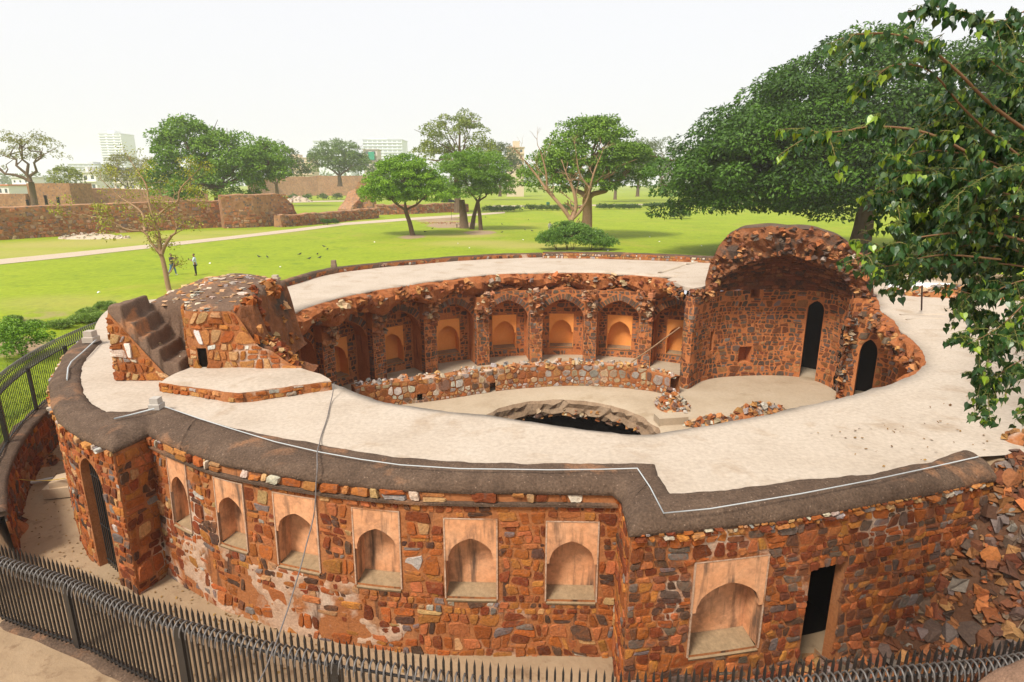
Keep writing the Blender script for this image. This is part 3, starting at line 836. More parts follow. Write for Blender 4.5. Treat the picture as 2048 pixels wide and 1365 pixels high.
def dark_room(s, u0, u1, v0, v1, n0, n1, name='passage'):
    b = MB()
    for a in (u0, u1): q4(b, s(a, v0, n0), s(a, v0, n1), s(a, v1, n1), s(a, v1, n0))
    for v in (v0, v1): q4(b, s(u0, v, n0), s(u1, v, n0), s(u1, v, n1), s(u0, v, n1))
    q4(b, s(u0, v0, n1), s(u1, v0, n1), s(u1, v1, n1), s(u0, v1, n1)); b.build(name, m_shade_black, well)  # room walls coloured near-black, so the darkness inside is painted
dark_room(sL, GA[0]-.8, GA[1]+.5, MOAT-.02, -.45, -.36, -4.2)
cB = Curve([(-9.19,12.72), (-8.92,13.66)], side=-1, smooth=False); sB = cB.surf(0.0, TOPZ)
b = MB(); wall_face(b, sB, -0.02, cB.len+.1, MOAT-0.5, TOPZ, seed=3); b.build('outer_wall', m_mortar, well)
masonry(well, 'wall_stone', sB, 0.0, cB.len, MOAT-0.35, -0.3, 0.3, 1.2, (), PAL_OUT, 0.015, 0.035, 20, 31, 0.3)
# --- right bastion: return and long front with a big niche and a ruined doorway
cD = Curve([(2.16, 10.84), (2.11, 9.40)], side=-1, smooth=False); sD = cD.surf(0.0, TOPZ)
b = MB(); wall_face(b, sD, 0, cD.len, MOAT-0.6, TOPZ, seed=4); b.build('outer_wall', m_mortar, well)
masonry(well, 'wall_stone', sD, 0.0, cD.len, MOAT-0.4, -0.2, 0.28, 1.2, (), PAL_OUT, 0.015, 0.03, 24, 41, 0.3)
cE = Curve([Vector((2.11, 9.40))]+outline(range(17, 22), 0.07), side=-1); sE = cE.surf(0.0, TOPZ)
N7 = (1.26, 2.70, -2.95, -0.92); DR = (3.72, 4.56, MOAT-0.6, -1.42)
b = MB(); wall_face(b, sE, 0, cE.len, MOAT-0.6, TOPZ, [N7, DR], seed=5)
for a in DR[:2]: q4(b, sE(a, DR[2], 0), sE(a, DR[2], -.22), sE(a, DR[3], -.22), sE(a, DR[3], 0))
q4(b, sE(DR[0], DR[3], 0), sE(DR[1], DR[3], 0), sE(DR[1], DR[3]-.05, -.22), sE(DR[0], DR[3]-.05, -.22))
b.build('outer_wall', m_mortar, well)
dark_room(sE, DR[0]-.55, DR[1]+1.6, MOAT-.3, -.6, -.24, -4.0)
niche(well, sE, *N7, 0.5, m_plaster_out, m_sill)
hE = [rect_in(N7[0]-.05, N7[1]+.05, N7[2]-.12, N7[3]+.04), rect_in(DR[0]-0.0, DR[1]+0.0, DR[2], DR[3])]
masonry(well, 'wall_stone', sE, 0, cE.len, MOAT-0.5, -0.36, 0.22, 1.3, hE, PAL_OUT[:5]+PAL_OUT[7:]+PAL_CHAM[:2], 0.010, 0.04, 140, 51, 0.4)
masonry(well, 'cornice_stone', sE, 0, cE.len, -0.36, -0.2, 0.16, 1.5, (), PAL_PALE[:4]+PAL_OUT[:3], 0.012, 0.13, 40, 52, 0.2, 0.1)
# --- far parapet: dark coping on a stone face
def parapet(P, h, w, seed, pal, drop, gapc):
    c = Curve([p[:2] for p in P], side=-1, step=0.5); s = c.surf(0, 0)
    n = int(c.len/0.5); A = []; B = []
    for i in range(n+1):
        p, N = c.at(c.len*i/n*0.9999); A.append(p); B.append(p-N*w)
    sweep(A, B, h, h-0.1, 0.12, 'parapet_coping', m_cement, well, sub=1, seed=seed)
    b = MB(); wall_face(b, s, 0, c.len, -0.1, h+.02, step=0.4, seed=seed)
    wall_face(b, c.surf(0,0) if False else (lambda u, v, n_: s(u, v, -w+0.02)), 0, c.len, -2.2, h-.1, step=0.6, seed=seed); b.build('parapet', m_mortar, well)
    masonry(well, 'parapet_stone', s, 0, c.len, -0.02, h-0.02, min(0.3, h*0.9), 1.15, (), pal, 0.03, 0.045, 50, seed, 0.3, drop)
parapet(FAR_IN, 0.26, 0.75, 61, PAL_OUT, 0.5, 0)
parapet(FAR_IN2, 0.4, 0.8, 62, PAL_PALE, 0.08, 0)

# ------------------------------------------------------------------ stepwell interior: floor, pit, arcade, vaulted chamber
WX, WY, WR = 2.6, 27.0, 4.6
b = MB(); N = 96; V = []; F = []
def wr(k): return WR+0.22*noise.noise((k*0.35, 1, 0))+0.08*noise.noise((k*1.3, 4, 0))
ringr = [0, 0.25, 1.2, 3, 6, 9, 12, 15.5]
for k in range(N):
    a = k*2*math.pi/N
    for j, d in enumerate(ringr):
        r_ = wr(k)+d
        V.append((WX+r_*math.cos(a), WY+r_*math.sin(a), FLOOR-(0.06 if j == 0 else 0)+0.02*noise.noise((r_*math.cos(a), r_*math.sin(a), 0))))
m = len(ringr)
for k in range(N):
    k2 = (k+1) % N
    for j in range(m-1): F.append((k*m+j, k*m+j+1, k2*m+j+1, k2*m+j))
b.add(V, F); b.build('court_floor', m_floor, well, smooth=True)
b = MB(); V = []; prof = [(0.0,-0.05),(-0.16,-0.2),(-0.12,-0.5),(-0.28,-0.75),(0.0,-1.0),(0.5,-1.15),(0.7,-1.6),(0.75,-3),(0.75,-6)]
for k in range(N):
    a = k*2*math.pi/N
    for j, (dr, dz) in enumerate(prof):
        nn = (0.22*noise.noise((k*0.5, j*0.9, 3))+.12*noise.noise((k*1.4, j*1.6, 9)))*(1 if 0 < j < 6 else 0)
        r_ = wr(k)+dr+nn; V.append((WX+r_*math.cos(a), WY+r_*math.sin(a), FLOOR+dz+nn*0.5))
m = len(prof)
b.add(V, [(k*m+j, k*m+j+1, ((k+1) % N)*m+j+1, ((k+1) % N)*m+j) for k in range(N) for j in range(m-1)])
b.add([(WX+6*math.cos(k*.3), WY+6*math.sin(k*.3), FLOOR-5.9) for k in range(21)], [tuple(range(21))])
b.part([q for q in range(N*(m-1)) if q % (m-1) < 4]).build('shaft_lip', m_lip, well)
b.part([q for q in range(len(b.f)) if q >= N*(m-1) or q % (m-1) >= 4]).build('well_shaft', m_pit_shade, well)
rng = random.Random(5); it = []
for k in range(70):
    a = R(rng.uniform(25, 155)); r_ = WR-0.08+rng.uniform(-.12, .12)
    it.append(((WX+r_*math.cos(a), WY+r_*math.sin(a), FLOOR-rng.uniform(.55, 1.0)), rng.uniform(.1, .24), (1, 1, .55)))
rocks(well, 'shaft_stone', it, rng, 40, PAL_RING)

AX, AY = 3.14, 24.14
RF, RIN, RP = 15.3, 16.35, 14.7
sF, sI, sP = arc_surf(AX, AY, RF), arc_surf(AX, AY, RIN), arc_surf(AX, AY, RP)
BAYS = [159, 145, 131, 117, 103, 89, 75, 61]
VT, VS, AH, HW = -1.1, -3.0, 1.26, 1.44
bf = MB(); bi = MB(); holesF = []; holesI = []; vou = MB()
rng = random.Random(8)
nv = 0
for bc in BAYS:
    uc = R(bc)*RF; hb = R(7)*RF
    arch_plate(bf, sF, uc-hb, uc+hb, VT, VS, AH, 0, -1.08, leg=hb-HW, foot=FLOOR-0.05, n=18)
    holesF.append(arch_in(uc, HW, FLOOR-1, VS, AH, 0.03))
    holesF.append((lambda uc: lambda u, v: v > VS-0.02 and arch_in(uc, HW, FLOOR-1, VS, AH, 0.5)(u, v))(uc))
    ui = R(bc)*RIN
    n0 = (ui-0.81, ui+0.81, -5.3, -2.98)
    wall_face(bi, sI, ui-HW-.1, ui+HW+.1, FLOOR-.05, VT-.3, [n0], step=0.4, seed=bc)
    holesI.append(rect_in(n0[0]-.04, n0[1]+.04, n0[2]-.12, n0[3]+.04))
    niche(well, sI, *n0, 0.75, m_plaster_in, m_sill, lip=0.03, spring=0.5, rise=0.33)
    # voussoirs standing on the arch curve
    nvs = 19
    for i in range(nvs):
        t = -0.97+1.94*i/(nvs-1); u = uc+t*HW; v = VS+arch_h(t, AH)
        t2 = t+0.02; du, dv = 0.02*HW, arch_h(t2, AH)-arch_h(t, AH)
        if abs(t) < 0.03: du, dv = 1, 0
        L = math.hypot(du, dv); tx, ty = du/L, dv/L; nx, ny = -ty, tx
        if ny < 0: nx, ny = -nx, -ny
        ln, wd = rng.uniform(.34, .46), rng.uniform(.055, .085)
        if v+ny*ln > VT: ln = max(.1, (VT-v)/max(.1, ny)-.02)
        p = rng.uniform(.02, .05)
        c4 = [(u+nx*.03-tx*wd, v+ny*.03-ty*wd), (u+nx*.03+tx*wd, v+ny*.03+ty*wd), (u+nx*ln+tx*wd*1.2, v+ny*ln+ty*wd*1.2), (u+nx*ln-tx*wd*1.2, v+ny*ln-ty*wd*1.2)]
        vs = [sF(x, y, -.02) for x, y in c4]+[sF(x, y, p) for x, y in c4]
        fs = [(4,5,6,7),(0,1,5,4),(1,2,6,5),(2,3,7,6),(3,0,4,7)]
        if bc <= 145:
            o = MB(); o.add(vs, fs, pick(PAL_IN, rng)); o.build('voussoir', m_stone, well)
        else: vou.add(vs, fs, pick(PAL_IN, rng))
if vou.v: vou.build('voussoir_row', m_stone, well, kind='stuff')
bf.build('arcade_wall', m_mortar_in, well); bi.build('arcade_infill', m_mortar_in, well)
ua, ub = R(54)*RF, R(166)*RF
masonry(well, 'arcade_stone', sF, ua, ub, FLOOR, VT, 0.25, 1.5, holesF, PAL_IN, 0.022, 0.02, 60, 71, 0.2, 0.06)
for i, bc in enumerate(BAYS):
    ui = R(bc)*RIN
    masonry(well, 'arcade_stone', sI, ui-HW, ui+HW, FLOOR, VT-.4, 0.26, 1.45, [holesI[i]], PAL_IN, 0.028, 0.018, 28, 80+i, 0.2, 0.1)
# piers with broken springers
items = []
for j, pa in enumerate([166, 152, 138, 124, 110, 96, 82, 68]):
    up = R(pa)*RP; w = 0.42
    b = MB(); e = empty('pier', (AX+RP*math.cos(R(pa)), AY+RP*math.sin(R(pa)), FLOOR), None, None, parent=well)
    wall_face(b, sP, up-w, up+w, FLOOR-.05, -1.3, step=0.3, rough=0.03, seed=j)
    for s in (-1, 1):
        q4(b, sP(up+s*w, FLOOR-.05, 0), sP(up+s*w, FLOOR-.05, -.6), sP(up+s*w, -1.3, -.6), sP(up+s*w, -1.3, 0))
    b.build('pier_core', m_mortar_in, e)
    masonry(e, 'pier_stone', sP, up-w, up+w, FLOOR, -2.6, 0.24, 1.35, (), PAL_CHAM+PAL_IN, 0.018, 0.035, 18, 90+j, 0.2, 0.03)
    for s in (-1, 1):
        sd = (lambda s, up: lambda u, v, n: sP(up+s*(w+n), v, -u))(s, up)
        masonry(e, 'pier_stone', sd, 0.02, 0.5, FLOOR, -2.4, 0.24, 1.3, (), PAL_IN, 0.018, 0.03, 0, 190+j*2+s, 0.2, 0.05)
    rg = random.Random(300+j); its = []
    for q in range(34):
        v = rg.uniform(-2.7, -0.85); k = (v+2.9)/2.0
        n_ = 0.02+0.62*k*rg.uniform(.4, 1.1); uu = up+rg.uniform(-.45, .45)*(0.8+0.5*k)
        its.append((sP(uu, v, n_), rg.uniform(.13, .25), (1, 1, .6)))
    rocks(e, 'springer_stone', its, rg, 14, [((0.40,0.17,0.07),3),((0.30,0.11,0.045),3),((0.42,0.28,0.17),2),((0.2,0.12,0.08),2)])
# the broken edge of the vault under the far roof walk
cR = Curve([p[:2] for p in EDGE], side=-1, step=0.3)
b = MB(); V = []; n = int(cR.len/0.16); prof = [(-0.35,-0.08),(0.02,-0.06),(0.2,-0.17),(0.36,-0.4),(0.34,-0.72),(0.14,-1.02),(-0.2,-1.18)]
for i in range(n+1):
    u = min(cR.len*0.9999, cR.len*i/n); p, Nn = cR.at(u)
    ang = math.degrees(math.atan2(p.y-AY, p.x-AX)); f = ((ang-54) % 14)/14      # 0 at a pier, 0.5 in mid-bay
    sc = 0.75*math.cos(2*math.pi*f)
    for j, (dn, z) in enumerate(prof):
        k = 0 if j == 0 else 1
        nn = k*(0.42*noise.noise((u*0.8, j*0.5, 1))+0.26*noise.noise((u*2.2, j*1.0, 2))+0.12*noise.noise((u*5, j*2.2, 2)))
        zz = z+k*0.4*nn-(0.5*sc*max(0, j-2)/4)
        if j == 1: zz = z+0.02*nn
        V.append((p.x+Nn.x*(dn+nn), p.y+Nn.y*(dn+nn), zz))
    d = Vector((p.x-AX, p.y-AY)).normalized()
    for rr, z in ((RF+.02, -1.3-0.4*sc), (RF+.3, -1.7)):
        V.append((AX+d.x*rr, AY+d.y*rr, z+0.15*noise.noise((u*1.5, z, 0))))
m = len(prof)+2
b.add(V, [(i*m+j, i*m+j+1, (i+1)*m+j+1, (i+1)*m+j) for i in range(n) for j in range(m-1)])
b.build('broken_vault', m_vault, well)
rng = random.Random(17); it = []
for q in range(260):
    u = rng.uniform(0, cR.len*0.999); p, Nn = cR.at(u); t = rng.random(); z = -0.17-0.85*t
    dn = 0.34*math.sin(math.pi*min(1, t+.2))+rng.uniform(-.1, .16)
    it.append(((p.x+Nn.x*dn, p.y+Nn.y*dn, z), rng.uniform(.1, .26)*(1.4 if rng.random() < .2 else 1), (1, .9, rng.uniform(.4, .75))))
rocks(well, 'vault_stone', it, rng, 160, [((0.36,0.12,0.036),5),((0.44,0.20,0.07),3),((0.22,0.07,0.028),3),((0.52,0.36,0.20),1.6),((0.28,0.2,0.15),1.2)])

it = []; rng = random.Random(19); PP = [(9.6,36.8),(9.7,35.2),(9.95,34.0),(10.35,33.6),(10.9,34.0),(11.6,34.85),(12.3,35.3)]
for q in range(70):
    i = rng.randint(0, len(PP)-2); t = rng.random(); it.append(((PP[i][0]+(PP[i+1][0]-PP[i][0])*t-.05, PP[i][1]+(PP[i+1][1]-PP[i][1])*t-.06, -rng.uniform(.1, .75)), rng.uniform(.12, .28), (1, .9, .6)))
rocks(well, 'ledge_stone', it, rng, 40, PAL_CHAM+PAL_RING[:2])
# --- chamber: pier, concave back wall, right jamb, then the right-hand inner wall
cH = Curve([(11.4,38.2),(10.45,35.3),(9.95,33.75),(10.25,33.2),(10.75,33.75),(11.5,34.6),(12.5,35.25),(13.7,35.6),(14.9,35.75),(16.2,35.8),(17.2,35.7),(18.1,35.2),(18.65,34.3),(18.75,32.9),(18.3,31.7),(17.7,30.9)], side=-1, smooth=True, step=0.3)
sH = cH.surf(0, 0)
def locate(c, x, y):
    best = min(range(401), key=lambda i: (c.at(c.len*.9999*i/400)[0]-Vector((x, y))).length)
    return c.len*.9999*best/400
HT = -0.45
ud = locate(cH, 18.15, 35.15)
DOOR = (ud-0.42, ud+0.52, FLOOR-.05, -1.55); dh = 0.55
us = locate(cH, 14.42, 35.7); ul = locate(cH, 12.0, 35.0)
SL = [(us-.42, us+.42, -5.05, -4.0), (us-.02, us+.55, -0.95, -0.45), (ul-.12, ul+.2, -4.1, -2.85)]
b = MB(); wall_face(b, sH, 0, cH.len, FLOOR-.05, HT, [(DOOR[0], DOOR[1], DOOR[2], DOOR[3]+dh)]+SL, rough=0.03, seed=9)
arch_plate(b, sH, DOOR[0], DOOR[1], DOOR[3]+dh, DOOR[3], dh-.03, 0, -1.0)
for a in DOOR[:2]: q4(b, sH(a, DOOR[2], 0), sH(a, DOOR[2], -1.03), sH(a, DOOR[3]+.1, -1.03), sH(a, DOOR[3]+.1, 0))
for u0, u1, v0, v1 in SL:
    for a in (u0, u1): q4(b, sH(a, v0, 0), sH(a, v0, -.8), sH(a, v1, -.8), sH(a, v1, 0))
    for v in (v0, v1): q4(b, sH(u0, v, 0), sH(u1, v, 0), sH(u1, v, -.8), sH(u0, v, -.8))
    q4(b, sH(u0, v0, -.8), sH(u1, v0, -.8), sH(u1, v1, -.8), sH(u0, v1, -.8))
b.build('chamber_wall', m_mortar_in, well)
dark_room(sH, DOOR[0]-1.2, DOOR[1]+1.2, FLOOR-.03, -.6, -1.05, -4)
hH = [arch_in((DOOR[0]+DOOR[1])/2, (DOOR[1]-DOOR[0])/2, FLOOR-1, DOOR[3], dh, .04)]+[rect_in(*s) for s in SL]
masonry(well, 'chamber_stone', sH, 0, cH.len, FLOOR, HT, 0.30, 1.3, hH, PAL_CHAM+PAL_IN[:2], 0.024, 0.03, 230, 101, 0.5, 0.07)
# vault over the chamber, opened by a ragged arch
uA, uB = locate(cH, 10.75, 33.9), locate(cH, 18.2, 31.5)
A0, A1 = Vector((11.75, 34.05)), Vector((18.35, 31.65)); NS = 40; NTt = 10
def front_arch(s, H=2.15, z0=-0.15):
    p = A0.lerp(A1, s); return Vector((p.x, p.y, z0+arch_h(2*s-1, H)))
b = MB(); V = []
for i in range(NS+1):
    s = i/NS; w = Vector(sH(uA+(uB-uA)*s, HT, 0.0)); a = front_arch(s)
    for j in range(NTt+1):
        t = j/NTt; k = 1-math.cos(t*math.pi/2); kz = math.sin(t*math.pi/2)
        nn = 0.05*noise.noise((i*.5, j*.6, 0)); V.append((w.x+(a.x-w.x)*k, w.y+(a.y-w.y)*k, w.z+(a.z-w.z)*kz+nn))
b.add(V, [(i*(NTt+1)+j, i*(NTt+1)+j+1, (i+1)*(NTt+1)+j+1, (i+1)*(NTt+1)+j) for i in range(NS) for j in range(NTt)])
b.build('chamber_vault', m_vault_shade, well)
VC = Vector((14.7, 33.2, -1.5))
def vsurf(u, v, n_):
    s, t = min(1, max(0, u/9.0)), min(1, max(0, v/3.6)); w = Vector(sH(uA+(uB-uA)*s, HT, 0.0)); a = front_arch(s)
    p = Vector((w.x+(a.x-w.x)*(1-math.cos(t*math.pi/2)), w.y+(a.y-w.y)*(1-math.cos(t*math.pi/2)), w.z+(a.z-w.z)*math.sin(t*math.pi/2)))
    return tuple(p+(VC-p).normalized()*(n_+.03))
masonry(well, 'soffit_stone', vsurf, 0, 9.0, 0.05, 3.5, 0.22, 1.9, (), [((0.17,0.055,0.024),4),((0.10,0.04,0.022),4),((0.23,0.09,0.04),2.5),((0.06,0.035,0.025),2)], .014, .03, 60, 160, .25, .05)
EXT = [(0.0,-0.55,-.7),(0.012,-0.75,.3),(0.01,-0.55,1.3),(0.02,-0.25,2.3),(0.06,-0.05,2.95),(0.14,0,3.3),(0.3,0,3.45),(0.5,0,3.42),(0.7,0,3.35),(0.84,0,3.05),(0.93,0.1,2.5),(0.98,0.45,1.6),(1.0,0.75,.8),(1.0,0.9,-.3)]
def ext(s):
    x = s*(len(EXT)-1); i = min(len(EXT)-2, int(x)); t = x-i
    e = [EXT[i][k]+(EXT[i+1][k]-EXT[i][k])*t for k in range(3)]
    d = (A1-A0).normalized(); p = A0.lerp(A1, e[0])+d*e[1]
    return Vector((p.x, p.y, e[2]))
fd = Vector((-0.34, -0.94, 0)); NF = 64
b = MB(); V = []
for i in range(NF+1):
    s = i/NF; a = front_arch(s); e = ext(s)
    for j in range(6):
        t = j/5; p = a.lerp(e, t)
        nn = 0.45*noise.noise((p.x*1.1, p.z*1.3, 2))+0.25*noise.noise((p.x*3, p.z*3, 5))
        p = p+fd*((0.10+nn)*(0.4+math.sin(math.pi*t))) + Vector((0, 0, 0.28*noise.noise((i*.55, 0, 0)) if j == 0 else 0.16*noise.noise((i*.5, j, 3))))
        V.append(tuple(p))
b.add(V, [(i*6+j, i*6+j+1, (i+1)*6+j+1, (i+1)*6+j) for i in range(NF) for j in range(5)])
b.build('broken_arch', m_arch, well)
b = MB(); V = []; bd = Vector((0.34, 0.94, 0))
backs = [(0, 0), (0.35, 0.10), (1.2, 0.12), (2.4, 0.0), (3.6, -0.5), (4.6, -1.4), (5.2, -2.6)]
for i in range(NF+1):
    e = ext(i/NF)
    nn0 = 0.30*noise.noise((e.x*1.1, e.z*1.3, 2))+0.15*noise.noise((e.x*3, e.z*3, 5))
    for j, (d, dz) in enumerate(backs):
        k = max(0.0, min(1, (e.z+0.5)/3)); sh = 1-0.04*d
        c = A0.lerp(A1, .5); x = c.x+(e.x-c.x)*sh; y = c.y+(e.y-c.y)*sh
        p = Vector((x, y, max(-0.6, e.z+dz*k)))+bd*d
        if j == 0: p = e+fd*((0.10+nn0)*0.4)
        p.z += 0.06*noise.noise((p.x*1.2, p.y*1.2, 3)); V.append(tuple(p))
m = len(backs)
b.add(V, [(i*m+j, i*m+j+1, (i+1)*m+j+1, (i+1)*m+j) for i in range(NF) for j in range(m-1)])
b.build('vault_back', m_cement, well, smooth=True)
rng = random.Random(23); it = []
for q in range(170):
    s = rng.random(); t = rng.uniform(0.0, 1.02); p = front_arch(s).lerp(ext(s), t)
    p = p+fd*(0.22+0.2*noise.noise((p.x*1.1, p.z*1.3, 2))+rng.uniform(-.05, .1))*(0.5+math.sin(math.pi*min(1, t)))
    it.append((tuple(p), rng.uniform(.09, .26), (1, .8, .6)))
rocks(well, 'arch_stone', it, rng, 110, [((0.36,0.13,0.045),4),((0.42,0.21,0.085),2.5),((0.22,0.085,0.04),4),((0.46,0.38,0.31),.7),((0.12,0.075,0.055),3)])
# right-hand inner wall
cQ = Curve([(17.7,30.9),(18.1,31.25),(18.6,31.2),(19.5,30.4),(19.75,29.6),(19.35,28.3),(18.6,26.4),(17.5,24.0),(16.3,21.6),(14.9,19.6),(13.3,18.0),(11.2,16.6)], side=-1, smooth=True, step=0.3)
sQ = cQ.surf(0.0, 0); AQ = [(locate(cQ, 19.05, 30.8), 0.42, -3.0), (locate(cQ, 19.3, 28.2), 0.95, -2.95)]
b = MB(); RQ = []
for u, hw, vs in AQ: RQ.append((u-hw, u+hw, FLOOR-.1, vs+0.75))
wall_face(b, sQ, 0, cQ.len, FLOOR-.05, -0.12, RQ, rough=.05, seed=12)
for u, hw, vs in AQ:
    arch_plate(b, sQ, u-hw, u+hw, vs+.75, vs, .72, 0, -.7)
    for a in (u-hw, u+hw): q4(b, sQ(a, FLOOR, 0), sQ(a, FLOOR, -.7), sQ(a, vs+.1, -.7), sQ(a, vs+.1, 0))
b.build('inner_wall', m_mortar_in, well)
b = MB()
for u, hw, vs in AQ:
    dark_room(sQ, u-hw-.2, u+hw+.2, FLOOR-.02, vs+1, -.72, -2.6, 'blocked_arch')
masonry(well, 'inner_stone', sQ, 0, cQ.len, FLOOR, -0.35, 0.32, 1.2, [arch_in(u, hw, FLOOR-1, vs, .72, .03) for u, hw, vs in AQ], PAL_CHAM, 0.03, 0.06, 120, 111, 0.4, 0.05)
rng = random.Random(29); it = []
for q in range(60):
    u = rng.uniform(0, cQ.len*.75); v = rng.uniform(-1.6, -0.9) if rng.random() < .4 else rng.uniform(-5.5, -1.2)
    if v < -1.2: u = rng.uniform(0, .45)
    it.append((sQ(u, v, rng.uniform(0, .22)), rng.uniform(.1, .24), (1, 1, .6)))
rocks(well, 'ledge_stone', it, rng, 60, PAL_RING)
cR2 = Curve([(19.2,31.2),(18.9,30.6),(18.2,29.2),(17.32,27.67),(15.78,23.71),(14.7,20.7),(13.6,18.9),(12.3,17.7)], side=-1, step=.3)
b = MB(); V = []; n = int(cR2.len/.2); prof = [(-.3,-.08),(.02,-.06),(.14,-.2),(.2,-.5),(0,-.85),(-.5,-1.05),(-1.4,-1.1),(-2.6,-1.2)]
for i in range(n+1):
    u = min(cR2.len*.9999, cR2.len*i/n); p, Nn = cR2.at(u)
    for j, (dn, z) in enumerate(prof):
        k = 0 if j == 0 else 1; nn = k*(.34*noise.noise((u*.8, j*.5, 11))+.22*noise.noise((u*2.2, j, 12))+.1*noise.noise((u*5, j*2.2, 13)))
        V.append((p.x+Nn.x*(dn+nn), p.y+Nn.y*(dn+nn), z+.4*nn if j > 1 else z))
m = len(prof); b.add(V, [(i*m+j, i*m+j+1, (i+1)*m+j+1, (i+1)*m+j) for i in range(n) for j in range(m-1)]); b.build('broken_vault', m_vault, well)
it = []
for q in range(110):
    u = rng.uniform(0, cR2.len*.8); p, Nn = cR2.at(u); t = rng.random(); dn = .16+rng.uniform(-.2, .15); it.append(((p.x+Nn.x*dn, p.y+Nn.y*dn, -.15-.8*t), rng.uniform(.1, .26), (1, .9, .65)))
rocks(well, 'vault_stone', it, rng, 60, PAL_RING[:2]+PAL_CHAM[:3])
# near and left inner faces (turned away from the photographer)
cN = Curve([(11.2,16.6),(10.3,15.9),(7.7,14.5),(4.6,13.1),(2.7,12.75),(-0.5,13.8),(-2.8,14.5),(-4.3,15.1),(-5.8,16.2),(-7.4,17.9),(-9.2,19.8),(-10.9,22.3),(-12.2,25.4),(-12.6,28.0),(-12.3,28.8)], side=-1, step=0.6)
b = MB(); wall_face(b, cN.surf(), 0, cN.len, FLOOR-.05, -0.3, step=0.6, rough=.06, seed=13); b.build('inner_wall', m_mortar_in, well)

# ------------------------------------------------------------------ low rubble ring wall round the shaft
cW = Curve([(-8.2,29.6),(-6.61,30.45),(-4.26,31.28),(-0.7,32.93),(1.6,33.55),(3.75,33.82),(6.2,33.55),(8.3,32.75),(8.9,32.0)], side=-1, step=0.4)
ring = empty('ring_wall', (1.0, 33.2, FLOOR), 'low curved wall of mixed rubble with a jagged stone crest inside the well court', 'wall')
WH = lambda u: -4.6+0.10*noise.noise((u*.9, 0, 0))-0.25*sstep(cW.len-2.5, cW.len, u)
sW = cW.surf(0, 0)
b = MB(); wall_face(b, sW, 0, cW.len, FLOOR-.05, -4.45, [(3.3,3.6,-5.75,-5.4),(7.6,7.95,-5.9,-5.35)], step=.35, rough=.03, seed=14, vtop=WH)
sWb = lambda u, v, n_: sW(u, v, -0.75-n_)
wall_face(b, sWb, 0, cW.len, FLOOR-.05, -4.45, step=.5, rough=.03, seed=15, vtop=WH)
n = 60; V = []
for i in range(n+1):
    u = cW.len*i/n*.9999; V += [sW(u, WH(u), 0), sW(u, WH(u)+.06, -.37), sW(u, WH(u), -.75)]
b.add(V, [(3*i+j, 3*i+j+1, 3*i+4+j, 3*i+3+j) for i in range(n) for j in range(2)])
b.build('wall_core', m_mortar, ring)
masonry(ring, 'wall_stone', sW, 0, cW.len, FLOOR, -4.5, 0.31, 1.15, [rect_in(3.3,3.6,-5.75,-5.4), rect_in(7.6,7.95,-5.9,-5.35)], PAL_RING, 0.02, 0.05, 200, 121, 0.3, vtop=WH, cells=stone_cells)
rng = random.Random(31); it = []
for q in range(190):
    u = rng.uniform(0, cW.len*.999); it.append((Vector(sW(u, WH(u)+rng.uniform(-.02, .12), -rng.uniform(0, .75))), rng.uniform(.11, .22), (1, .7, .75)))
rocks(ring, 'crest_stone', it, rng, 120, [((0.42,0.33,0.25),3),((0.30,0.265,0.24),3),((0.45,0.25,0.10),3.5),((0.38,0.16,0.055),3),((0.52,0.45,0.37),1)])

def heap(name, label, c, dx, dy, h, n, seed, pal=PAL_RING, size=(.12, .26), nobj=60, cat='rubble', rot=0.0, flat=.62, z0=None, lump=True, group=None, core=None):
    rng = random.Random(seed); e = empty(name, (c[0], c[1], c[2]), label, cat, group); ca, sa = math.cos(rot), math.sin(rot)
    it = []
    for q in range(n):
        a = rng.uniform(0, 6.28); r_ = math.sqrt(rng.random()); x, y = dx*r_*math.cos(a), dy*r_*math.sin(a)
        z = h*(1-r_**2)*rng.uniform(.55, 1.0)+.03
        it.append(((c[0]+x*ca-y*sa, c[1]+x*sa+y*ca, c[2]+z), rng.uniform(*size), (1, .85, flat)))
    if lump:
        b = MB(); V = []; F = []; m = 20
        for j in range(6):
            r_ = j/5
            for k in range(m):
                a = k*2*math.pi/m; x, y = dx*r_*math.cos(a)*1.05, dy*r_*math.sin(a)*1.05
                V.append((c[0]+x*ca-y*sa, c[1]+x*sa+y*ca, c[2]-.05+h*.8*(1-r_**2)*(1+.3*noise.noise((x*2, y*2, seed)))))
        F = [(j*m+k, j*m+(k+1) % m, (j+1)*m+(k+1) % m, (j+1)*m+k) for j in range(5) for k in range(m)]
        b.add(V, F); b.build('earth_core', core or m_mortar, e, smooth=True)
    rocks(e, 'stone', it, rng, nobj, pal)
    return e
heap('masonry_stub', 'broken masonry stub closing the end of the ring wall beside the sandy chamber floor', (8.6, 30.4, FLOOR), 0.85, 1.1, 0.95, 70, 41, nobj=40, cat='masonry')
heap('rubble_wall', 'long low pile of loose orange and grey stones along the chamber floor', (12.7, 28.95, FLOOR), 1.75, 0.5, 0.75, 110, 42, nobj=70, rot=0.28)
heap('rubble_pile', 'small crumbling stone footing between the shaft and the longer rubble pile', (9.9, 28.0, FLOOR), 1.3, 0.45, 0.42, 55, 43, nobj=35, rot=0.2)
b = MB(); b.obox((8.0, 28.2, FLOOR+.18), (.75, .12, 0), (-.06, .36, 0), (0, 0, .2)); tag(b.build('step_block', m_floor), 'plain cement step block at the lip of the dark shaft', 'step')
b = MB()
pl = [(8.44, 38.29, -5.90), (9.64, 34.60, -2.21)]
p0, p1 = Vector((7.1, 37.1, FLOOR+.05)), Vector((9.75, 33.9, -2.35))
b.tube([p0, p0.lerp(p1, .5)+Vector((0.03,0,-.04)), p1], [.05, .045, .04], 7); tag(b.build('bamboo_pole', m_barkpale), 'long bamboo pole leaning across a plaster niche against the chamber pier', 'pole')

